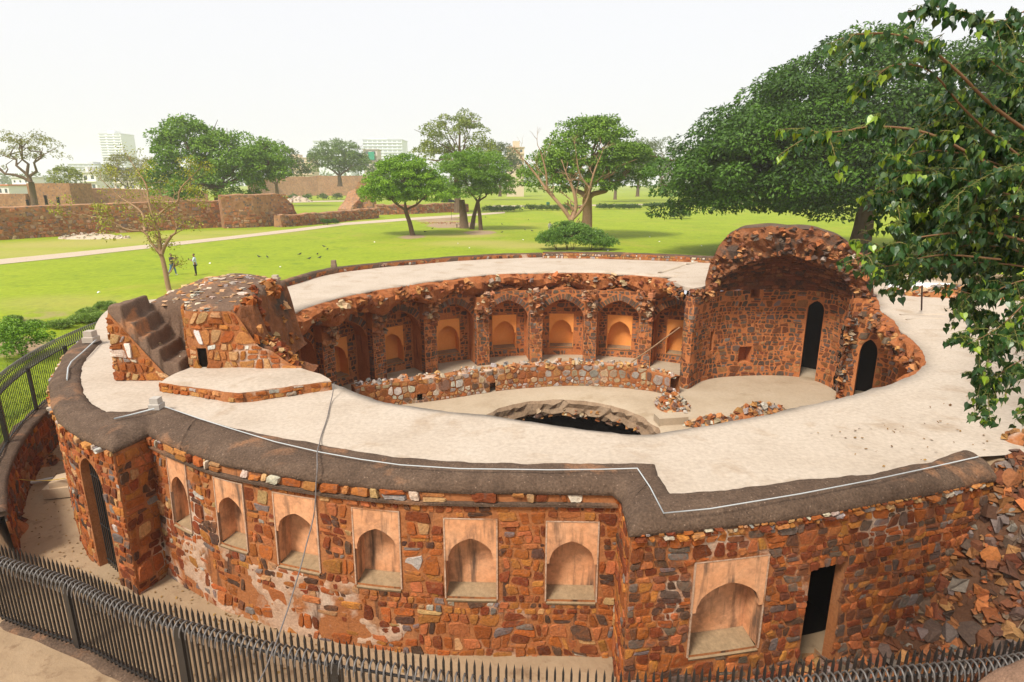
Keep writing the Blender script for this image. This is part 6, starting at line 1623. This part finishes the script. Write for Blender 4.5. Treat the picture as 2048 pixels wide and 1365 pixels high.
# ------------------------------------------------------------------ buildings on the skyline
def building(name, label, tl, br, depth, col, nr, nc, wfrac=(.55, .5), band=False, roof=None, trim=None, yaw=0.0, cat='building', base=None, group=None):
    """tl / br: top-left and bottom-right corner of the front face"""
    x0, y0, z1 = tl; x1, _, z0 = br; z0 = min(z0, LAWN)-.5 if base is None else base
    e = empty(name, ((x0+x1)/2, y0+depth/2, z0), label, cat, group)
    b = MB(); b.box((x0, y0, z0), (x1, y0+depth, z1), col); b.build('wall', m_paint, e)
    w, h = x1-x0, z1-br[2]; fh = h/nr
    b = MB(); t = fh*.14
    b.box((x0-t, y0-t, z1), (x1+t, y0+depth+t, z1+t), trim or tuple(c*.8 for c in col)); b.build('roof', m_paint, e)
    if roof:
        for (fx0, fx1, fh_, c2) in roof:
            b = MB(); b.box((x0+w*fx0, y0+depth*.2, z1+t), (x0+w*fx1, y0+depth*.7, z1+t+fh*fh_), c2); b.build('roof_block', m_paint, e)
    for r_ in range(nr):
        zc = z1-fh*(r_+.5)
        b = MB(); b.box((x0-t*.5, y0-t*1.6, zc-fh*.5), (x1+t*.5, y0-.02, zc-fh*.5+t*.8), trim or tuple(min(.85, c*1.1) for c in col)); b.build('floor_slab', m_paint, e)
        if band:
            for c in range(nc):
                xa, xb = x0+w*(c+.12)/nc, x0+w*(c+.88)/nc
                b = MB(); b.box((xa, y0-.05, zc-fh*wfrac[1]/2), (xb, y0+.3, zc+fh*wfrac[1]/2)); b.build('window', m_glassfar, e)
            continue
        for c in range(nc):
            xc = x0+w*(c+.5)/nc; hw = w/nc*wfrac[0]/2
            b = MB(); b.box((xc-hw, y0-.06, zc-fh*wfrac[1]/2), (xc+hw, y0+.3, zc+fh*wfrac[1]/2)); b.build('window', m_glassy, e)
    return e
WHT, CRM, GRY = (0.80,0.81,0.82), (0.62,0.50,0.36), (0.55,0.56,0.57)
building('tower_block', 'tall pale white office tower fading into the haze beyond the boundary wall', (-405.46, 620.00, 51.72), (-383.62, 620.00, 17.81), 22, WHT, 14, 3, (.7,.42), True, roof=[(.3,.6,1.2,WHT)])
building('office_block', 'low grey hazy block beside the foot of the white tower', (-398.11, 560.00, 21.39), (-370.75, 560.00, 11.45), 20, GRY, 4, 6, (.6,.4), True, roof=[(.55,.75,.8,GRY)])
building('office_block', 'wide pale hazy block far behind the umbrella-crowned tree', (-184.65, 780.00, 56.55), (-136.13, 780.00, 37.65), 40, (0.68,0.71,0.73), 5, 8, (.7,.5), True, roof=[(.1,.6,.4,(0.68,0.71,0.73))])
building('office_block', 'hazy flat-roofed block rising just behind the rounded olive tree', (-239.63, 760.00, 53.53), (-196.23, 760.00, 36.83), 40, (0.68,0.71,0.73), 4, 7, (.7,.5), True)
building('cream_house', 'cream two-storey house with dark windows and terraces above the fort wall', (-139.07, 390.00, 20.24), (-124.98, 390.00, 10.34), 14, CRM, 3, 4, (.45,.5), roof=[(.05,.4,.6,CRM),(.72,.8,.35,(0.1,0.1,0.1))])
building('brick_house', 'small house with a green hoarding beside the rounded olive tree', (-99.50, 420.00, 26.78), (-90.14, 420.00, 15.23), 12, (0.55,0.48,0.42), 3, 2, (.5,.5))
b = MB(); b.box((Vector((-95.80, 418.00, 25.09)).x, 418, Vector((-96.09, 418.00, 20.31)).z), (Vector((-91.81, 418.00, 25.09)).x, 419, Vector((-95.78, 418.00, 25.41)).z)); paint(b, 'hoarding', 'small bright green hoarding on the house by the rounded olive tree', 'hoarding', (0.02,0.28,0.17), smooth=False)
building('brick_tower', 'cream stepped tower house poking up left of the broad tree', (-2.80, 320.00, 22.76), (6.15, 320.00, 13.97), 8, (0.60,0.48,0.34), 3, 3, (.4,.45), roof=[(.35,.75,1.0,(0.6,0.48,0.34))])
building('white_house', 'white house with a red awning beyond the boundary wall', (-207.28, 300.00, 10.22), (-200.82, 300.00, 1.81), 10, (0.74,0.70,0.66), 2, 2, (.45,.4), roof=[(.1,.3,.5,(0.7,0.66,0.62))])
building('white_house', 'low white house with a red tiled roof behind the half-bare pale tree', (-221.09, 260.00, 4.38), (-211.47, 260.00, 0.30), 10, (0.74,0.70,0.66), 1, 4, (.4,.4), trim=(0.5,0.16,0.08))
building('white_house', 'long white wall of a house behind the half-bare pale tree', (-241.72, 300.00, 7.90), (-233.46, 300.00, 1.11), 10, (0.74,0.72,0.70), 2, 3, (.3,.3))
building('white_house', 'pale flat-roofed house peeping behind the sparse tree near the white tower', (-211.85, 330.00, 9.13), (-187.82, 330.00, 1.42), 12, (0.68,0.62,0.56), 2, 6, (.35,.4), roof=[(.6,.7,.8,(0.6,0.5,0.42))])
# old ruin with doorways left of the half-bare tree
rn = empty('ruined_lodge', (-115.85, 150.00, 0.02), 'old brown ruined lodge with two dark doorways beyond the boundary wall', 'ruin')
b = MB(); p, q = Vector((-117.51, 150.00, 5.57)), Vector((-107.14, 150.00, 0.26)); b.box((p.x, 150, q.z-1), (q.x, 158, p.z)); b.box((Vector((-128.35, 150.00, 1.44)).x, 149, q.z-1), (p.x-.01, 150.5, Vector((-124.33, 150.00, 3.10)).z)); b.build('wall', m_farwall, rn)
for x0, x1 in ((87, 96), (112, 121), (50, 57)):
    pass
for a, c in (((-113.76, 149.90, 2.75), (-113.14, 149.90, 0.38)), ((-110.80, 149.90, 2.39), (-110.17, 149.90, 0.62)), ((-117.56, 148.90, 1.71), (-117.11, 148.90, 0.41))):
    b = MB(); b.box((a[0], a[1]-.02, c[2]), (c[0], a[1]+.3, a[2])); b.build('doorway', m_shade_black, rn)  # near-black box on the wall, painted shade in place of an opening
# a distant wood closing the horizon
rg = np.random.default_rng(123); n = 520
X = rg.uniform(-620, 900, n); Y = rg.uniform(560, 700, n); C = np.stack([X, Y, rg.uniform(1, 11, n)+4*np.sin(X*.02)], 1)
V, F, c = leaf_quads(C, rg.uniform(4, 8, n), rg.uniform(0, 1, n), 42, 3.2, 1.1, (0.05,0.08,0.02), (0.14,0.19,0.05), rg, .2, .8)
tag(quick('far_wood', V, F, c, m_leaf, None, (0, 620, 0)), 'hazy band of distant trees along the horizon', 'wood', kind='stuff')

# ------------------------------------------------------------------ things on the lawn
b = MB(); p = Vector((9.31, 68.13, -1.40)); dx = Vector((.62, .1, 0))
nb = empty('notice_board', p, 'pale notice board on two posts beside the shrub and broad tree', 'notice board')
for s in (-1, 1):
    b = MB(); b.tube([p+dx*s+Vector((0, 0, -.2)), p+dx*s+Vector((0, 0, 2.05))], .035, 6, (0.2,0.2,0.2)); b.build('post', m_paint, nb)
for i in (-1, 1):
    for z in (.95, 1.65):
        b = MB(); b.obox(p+dx*.49*i+Vector((0, -.03, z)), dx*.46, (-.003, .02, 0), (0, 0, .32), (0.60,0.63,0.64)); b.build('panel', m_paint, nb)
st = empty('stone_table', (-8.51, 99.69, -1.40), 'small pale stone table on the bare earth by the twin-trunked tree', 'table'); p = Vector((-8.51, 99.69, -1.40))
b = MB(); b.obox(p+Vector((0, 0, .62)), (.75, .1, 0), (-.05, .4, 0), (0, 0, .09), (0.38,0.28,0.2)); b.build('table_top', m_paint, st)
for s in (-1, 1):
    b = MB(); b.obox(p+Vector((.5*s, .05*s, .25)), (.1, .01, 0), (-.03, .3, 0), (0, 0, .28), (0.3,0.2,0.14)); b.build('leg', m_paint, st)
um = empty('parasol', (-12.02, 121.36, -1.40), 'black parasol on a thin pole before the ruined wall', 'parasol'); p = Vector((-12.02, 121.36, -1.40))
b = MB(); b.tube([p, p+Vector((0, 0, 4.3))], .04, 6, (0.12,0.1,0.09)); b.build('pole', m_paint, um)
b = MB(); b.lathe(p+Vector((-.6, 0, 3.4)), [(1.5,0),(1.45,.12),(1.1,.42),(.6,.62),(.1,.72)], 8, (0.012,0.012,0.012)); b.build('canopy', m_paint, um)
b = MB(); b.lathe((11.17, 190.70, -1.40), [(.42,0),(.5,.5),(.55,1.1),(.5,1.2),(.2,1.3)], 10); paint(b, 'litter_bin', 'small dark green bin behind the hedge under the broad tree', 'bin', (0.01,0.09,0.05))
rng = random.Random(9)
bd = MB(); bd.lathe((0,0,0), [(.01,0)], 6) if False else None
def bird_mesh():
    b = MB(); P = [(-.17,0,.10),(-.09,0,.12),(0,0,.135),(.08,0,.155),(.11,0,.19),(.125,0,.215),(.15,0,.22),(.18,0,.213)]
    b.tube(P, [.012,.04,.058,.05,.03,.028,.018,.003], 7); b.tube([(0,.02,.09),(0.01,.02,0)], .006, 4); b.tube([(0,-.02,.09),(0.01,-.02,0)], .006, 4)
    b.add([(-.26,-.03,.09),(-.26,.03,.09),(-.12,.03,.11),(-.12,-.03,.11),(-.26,-.03,.1),(-.26,.03,.1),(-.12,.03,.13),(-.12,-.03,.13)], [(0,1,2,3),(4,5,6,7),(0,1,5,4),(0,3,7,4),(1,2,6,5)])
    b.c = [(0.04,0.042,0.05)]*len(b.f); return b.mesh('pigeon', m_cloth, smooth=True)
BIRD = bird_mesh()
for x, y, z in [(-24.96, 59.32, -1.40),(-23.96, 58.92, -1.40),(-21.63, 61.42, -1.40),(-19.84, 61.42, -1.40),(-19.46, 57.74, -1.40),(-21.54, 69.21, -1.40),(-20.21, 66.07, -1.40),(-12.60, 96.44, -1.40),(-12.83, 89.63, -1.40),(-5.56, 128.30, -1.40),(-1.46, 88.73, -1.40),(-1.75, 106.86, -1.40),(2.00, 93.40, -1.40),(3.01, 91.48, -1.40),(3.23, 119.74, -1.40),(-18.69, 58.52, -1.40),(-6.26, 96.44, -1.40)]:
    o = bpy.data.objects.new('pigeon', BIRD); link(o, None, (x, y, ground_z(x, y))); o.scale = (1.15,)*3; o.rotation_euler = (0, 0, rng.uniform(0, 6.28))
    tag(o, 'small dark pigeon feeding on the open lawn', 'bird', 'pigeons on the lawn')
for x, y, z in [(-17.07, 75.14, -1.40),(-6.54, 73.26, -1.40),(-4.80, 68.13, -1.40),(1.41, 77.79, -1.40),(-27.85, 39.91, -1.50),(18.62, 82.14, -1.40),(18.46, 75.78, -1.40),(22.05, 70.32, -1.40),(10.44, 65.58, -1.40),(-27.60, 54.81, -1.40),(-20.33, 52.48, -1.40)]:
    b = MB(); zz = ground_z(x, y); n = 7
    b.add([(x+.14*rng.uniform(.5,1)*math.cos(k*.9), y+.12*rng.uniform(.5,1)*math.sin(k*.9), zz+rng.uniform(.0,.09)) for k in range(n)]+[(x, y, zz+.12)], [(k, (k+1) % n, n) for k in range(n)])
    paint(b, 'paper_scrap', 'white scrap of crumpled litter on the lawn', 'litter', (0.75,0.75,0.73), group='litter scattered on the lawn', smooth=False)

# ------------------------------------------------------------------ people
def skinned(name, pts, edges, mat, col, parent, root=0):
    """pts: (x, y, z, radius[, radius2]) in world metres; a smooth continuous skin over the joints"""
    me = bpy.data.meshes.new(name); o0 = Vector(pts[root][:3])
    me.from_pydata([tuple(Vector(p[:3])-o0) for p in pts], edges, []); me.materials.append(mat)
    o = bpy.data.objects.new(name, me); link(o, parent, o0)
    md = o.modifiers.new('skin', 'SKIN'); md.use_smooth_shade = True
    for i, p in enumerate(pts):
        sv = me.skin_vertices[0].data[i]; sv.radius = (p[3], p[4] if len(p) > 4 else p[3]); sv.use_root = (i == root)
    sb = o.modifiers.new('sub', 'SUBSURF'); sb.levels = 1; sb.render_levels = 1
    return o
def solid(name, col, rough=.85):
    m = bpy.data.materials.new(name); m.use_nodes = True; nt = m.node_tree; bs = nt.nodes['Principled BSDF']
    g = nt.nodes.new('ShaderNodeNewGeometry'); nf = noise_tex(nt, g.outputs['Position'], 14.0, 3)
    nt.links.new(ramp(nt, [tuple(c*.75 for c in col), tuple(min(1, c*1.2) for c in col)], nf), bs.inputs['Base Color']); bs.inputs['Roughness'].default_value = rough
    return m
m_skin = solid('skin', (0.25,0.125,0.07), .6); m_hair = solid('hair', (0.012,0.01,0.009), .6)
def person(label, base, face, arms, legs, shirt, trouser, shoe, lean=0.0, kurta=False, H=1.72, bag=False):
    """face: heading; arms: two (elbow, hand) pairs and legs: two (knee, ankle) pairs in the body's own frame (right, forward, up)"""
    base = Vector((base[0], base[1], ground_z(base[0], base[1]))); k = H/1.72
    e = empty('person', base, label, 'person'); cf, sf = math.cos(face), math.sin(face)
    def W(x, y, z, r_, r2=None):
        y = y+lean*max(0, z-.9)
        p = (base.x+k*(x*sf+y*cf), base.y+k*(-x*cf+y*sf), base.z+k*z, r_*k)
        return p if r2 is None else p+(r2*k,)
    hip, sh = .92, 1.42
    core = [W(0,0,hip,.13,.10), W(0,0,1.12,.125,.095), W(0,0,1.32,.15,.10), W(0,0,1.44,.08,.07), W(0,.01,1.51,.05), W(0,.03,1.58,.075,.085), W(0,.035,1.66,.08,.09), W(0,.02,1.71,.05,.06)]
    ed = [(i, i+1) for i in range(7)]; pts = list(core)
    for s, (el, ha) in zip((-1, 1), arms):
        i = len(pts); pts += [W(.18*s, 0, sh-.03, .055), W(*el, .042), W(*ha, .032), W(ha[0]-.02*s, ha[1]+.09, ha[2]+.01, .028)]; ed += [(2, i), (i, i+1), (i+1, i+2), (i+2, i+3)]
    for s, (kn, an) in zip((-1, 1), legs):
        i = len(pts); pts += [W(.09*s, 0, .86, .085), W(*kn, .058), W(*an, .038), W(an[0], an[1]+.12, .035, .035)]; ed += [(0, i), (i, i+1), (i+1, i+2), (i+2, i+3)]
    skinned('body', pts, ed, m_skin, None, e)
    top = [W(0,0,.78 if not kurta else .55,.155,.12), W(0,0,1.12,.145,.115), W(0,0,1.33,.17,.12), W(0,0,1.455,.075)]; te = [(0,1),(1,2),(2,3)]
    for s, (el, ha) in zip((-1, 1), arms):
        i = len(top); w = [el[j]+(ha[j]-el[j])*(.75 if shirt[1] else .1) for j in range(3)]
        top += [W(.18*s, 0, sh-.03, .075), W(*el, .058), W(*w, .045)]; te += [(2, i), (i, i+1), (i+1, i+2)]
    skinned('shirt', top, te, solid('shirt', shirt[0]), None, e, 1)
    low = [W(0,0,.93,.15,.115)]; le = []
    for s, (kn, an) in zip((-1, 1), legs):
        i = len(low); low += [W(.09*s, 0, .84, .1), W(*kn, .073), W(an[0], an[1], an[2]+.02, .055)]; le += [(0, i), (i, i+1), (i+1, i+2)]
    skinned('trousers', low, le, solid('trousers', trouser), None, e)
    for s, (kn, an) in zip((-1, 1), legs): skinned('shoe', [W(an[0], an[1]-.05, .045, .05), W(an[0], an[1]+.14, .035, .042)], [(0, 1)], solid('shoe', shoe), None, e)
    skinned('hair', [W(0,-.01,1.62,.08,.085), W(0,-.005,1.69,.085,.095), W(0,.02,1.735,.06,.07)], [(0,1),(1,2)], m_hair, None, e)
    return e, W
STAND = (((-.1,.02,.48),(-.1,0,.08)), ((.1,.02,.48),(.1,0,.08)))
WIDE = (((-.14,.1,.47),(-.17,.12,.08)), ((.13,-.08,.48),(.2,-.3,.09)))
e, W = person('man in dark shirt and blue jeans aiming a camera beside the thin tree', (-27.11, 47.80, -1.40), R(-10), (((-.26,.2,1.22),(-.08,.42,1.4)), ((.26,.2,1.22),(.08,.42,1.4))), WIDE, ((0.045,0.04,0.045), False), (0.09,0.17,0.33), (0.5,0.5,0.48))
b = MB(); p = Vector(W(0,.52,1.42,.1)[:3]); b.obox(p, (.09,0,0), (0,.05,0), (0,0,.06), (0.02,0.02,0.02)); b.lathe(p+Vector((.09,0,-.03)), [(.04,0),(.04,.06)], 8, (0.02,0.02,0.02)); tag(b.build('camera_body', m_paint), 'small black camera held by the man in dark shirt', 'camera')
e, W = person('man in pale blue shirt and dark trousers looking at his phone on the lawn', (-25.27, 47.80, -1.40), R(200), (((-.25,.1,1.15),(-.06,.32,1.28)), ((.25,.08,1.15),(.08,.3,1.26))), STAND, ((0.55,0.64,0.72), False), (0.012,0.013,0.022), (0.06,0.025,0.015))
b = MB(); p = Vector(W(0,.42,1.31,.1)[:3]); b.obox(p, (.01,0,.0), (0,.04,0), (0,0,.075), (0.02,0.02,0.02)); tag(b.build('phone', m_paint), 'dark phone in the hands of the man in pale blue shirt', 'phone')
person('person in loose white clothes walking across the lawn near the bare tree', (5.42, 87.85, -1.40), R(-70), (((-.24,.05,1.14),(-.2,.2,.95)), ((.24,-.02,1.14),(.22,.1,.92))), (((-.09,.14,.48),(-.1,.12,.08)), ((.09,-.04,.48),(.1,-.22,.1))), ((0.72,0.71,0.68), True), (0.70,0.69,0.66), (0.1,0.06,0.04), lean=.12, kurta=True, H=1.68)

# ------------------------------------------------------------------ the hazy air
hz = bpy.data.materials.new('haze'); hz.use_nodes = True; nt = hz.node_tree; nt.nodes.clear()
o_ = nt.nodes.new('ShaderNodeOutputMaterial'); pv = nt.nodes.new('ShaderNodeVolumePrincipled')
pv.inputs['Color'].default_value = (1, 1, 1, 1); pv.inputs['Density'].default_value = 0.00038
pv.inputs['Anisotropy'].default_value = 0.0
nt.links.new(pv.outputs[0], o_.inputs['Volume'])
b = MB(); b.box((-1600, -1450, -14), (1600, 1600, 74)); hb = b.build('haze', hz); tag(hb, kind='stuff', label='thin pale haze filling the air over the whole site', cat='haze')
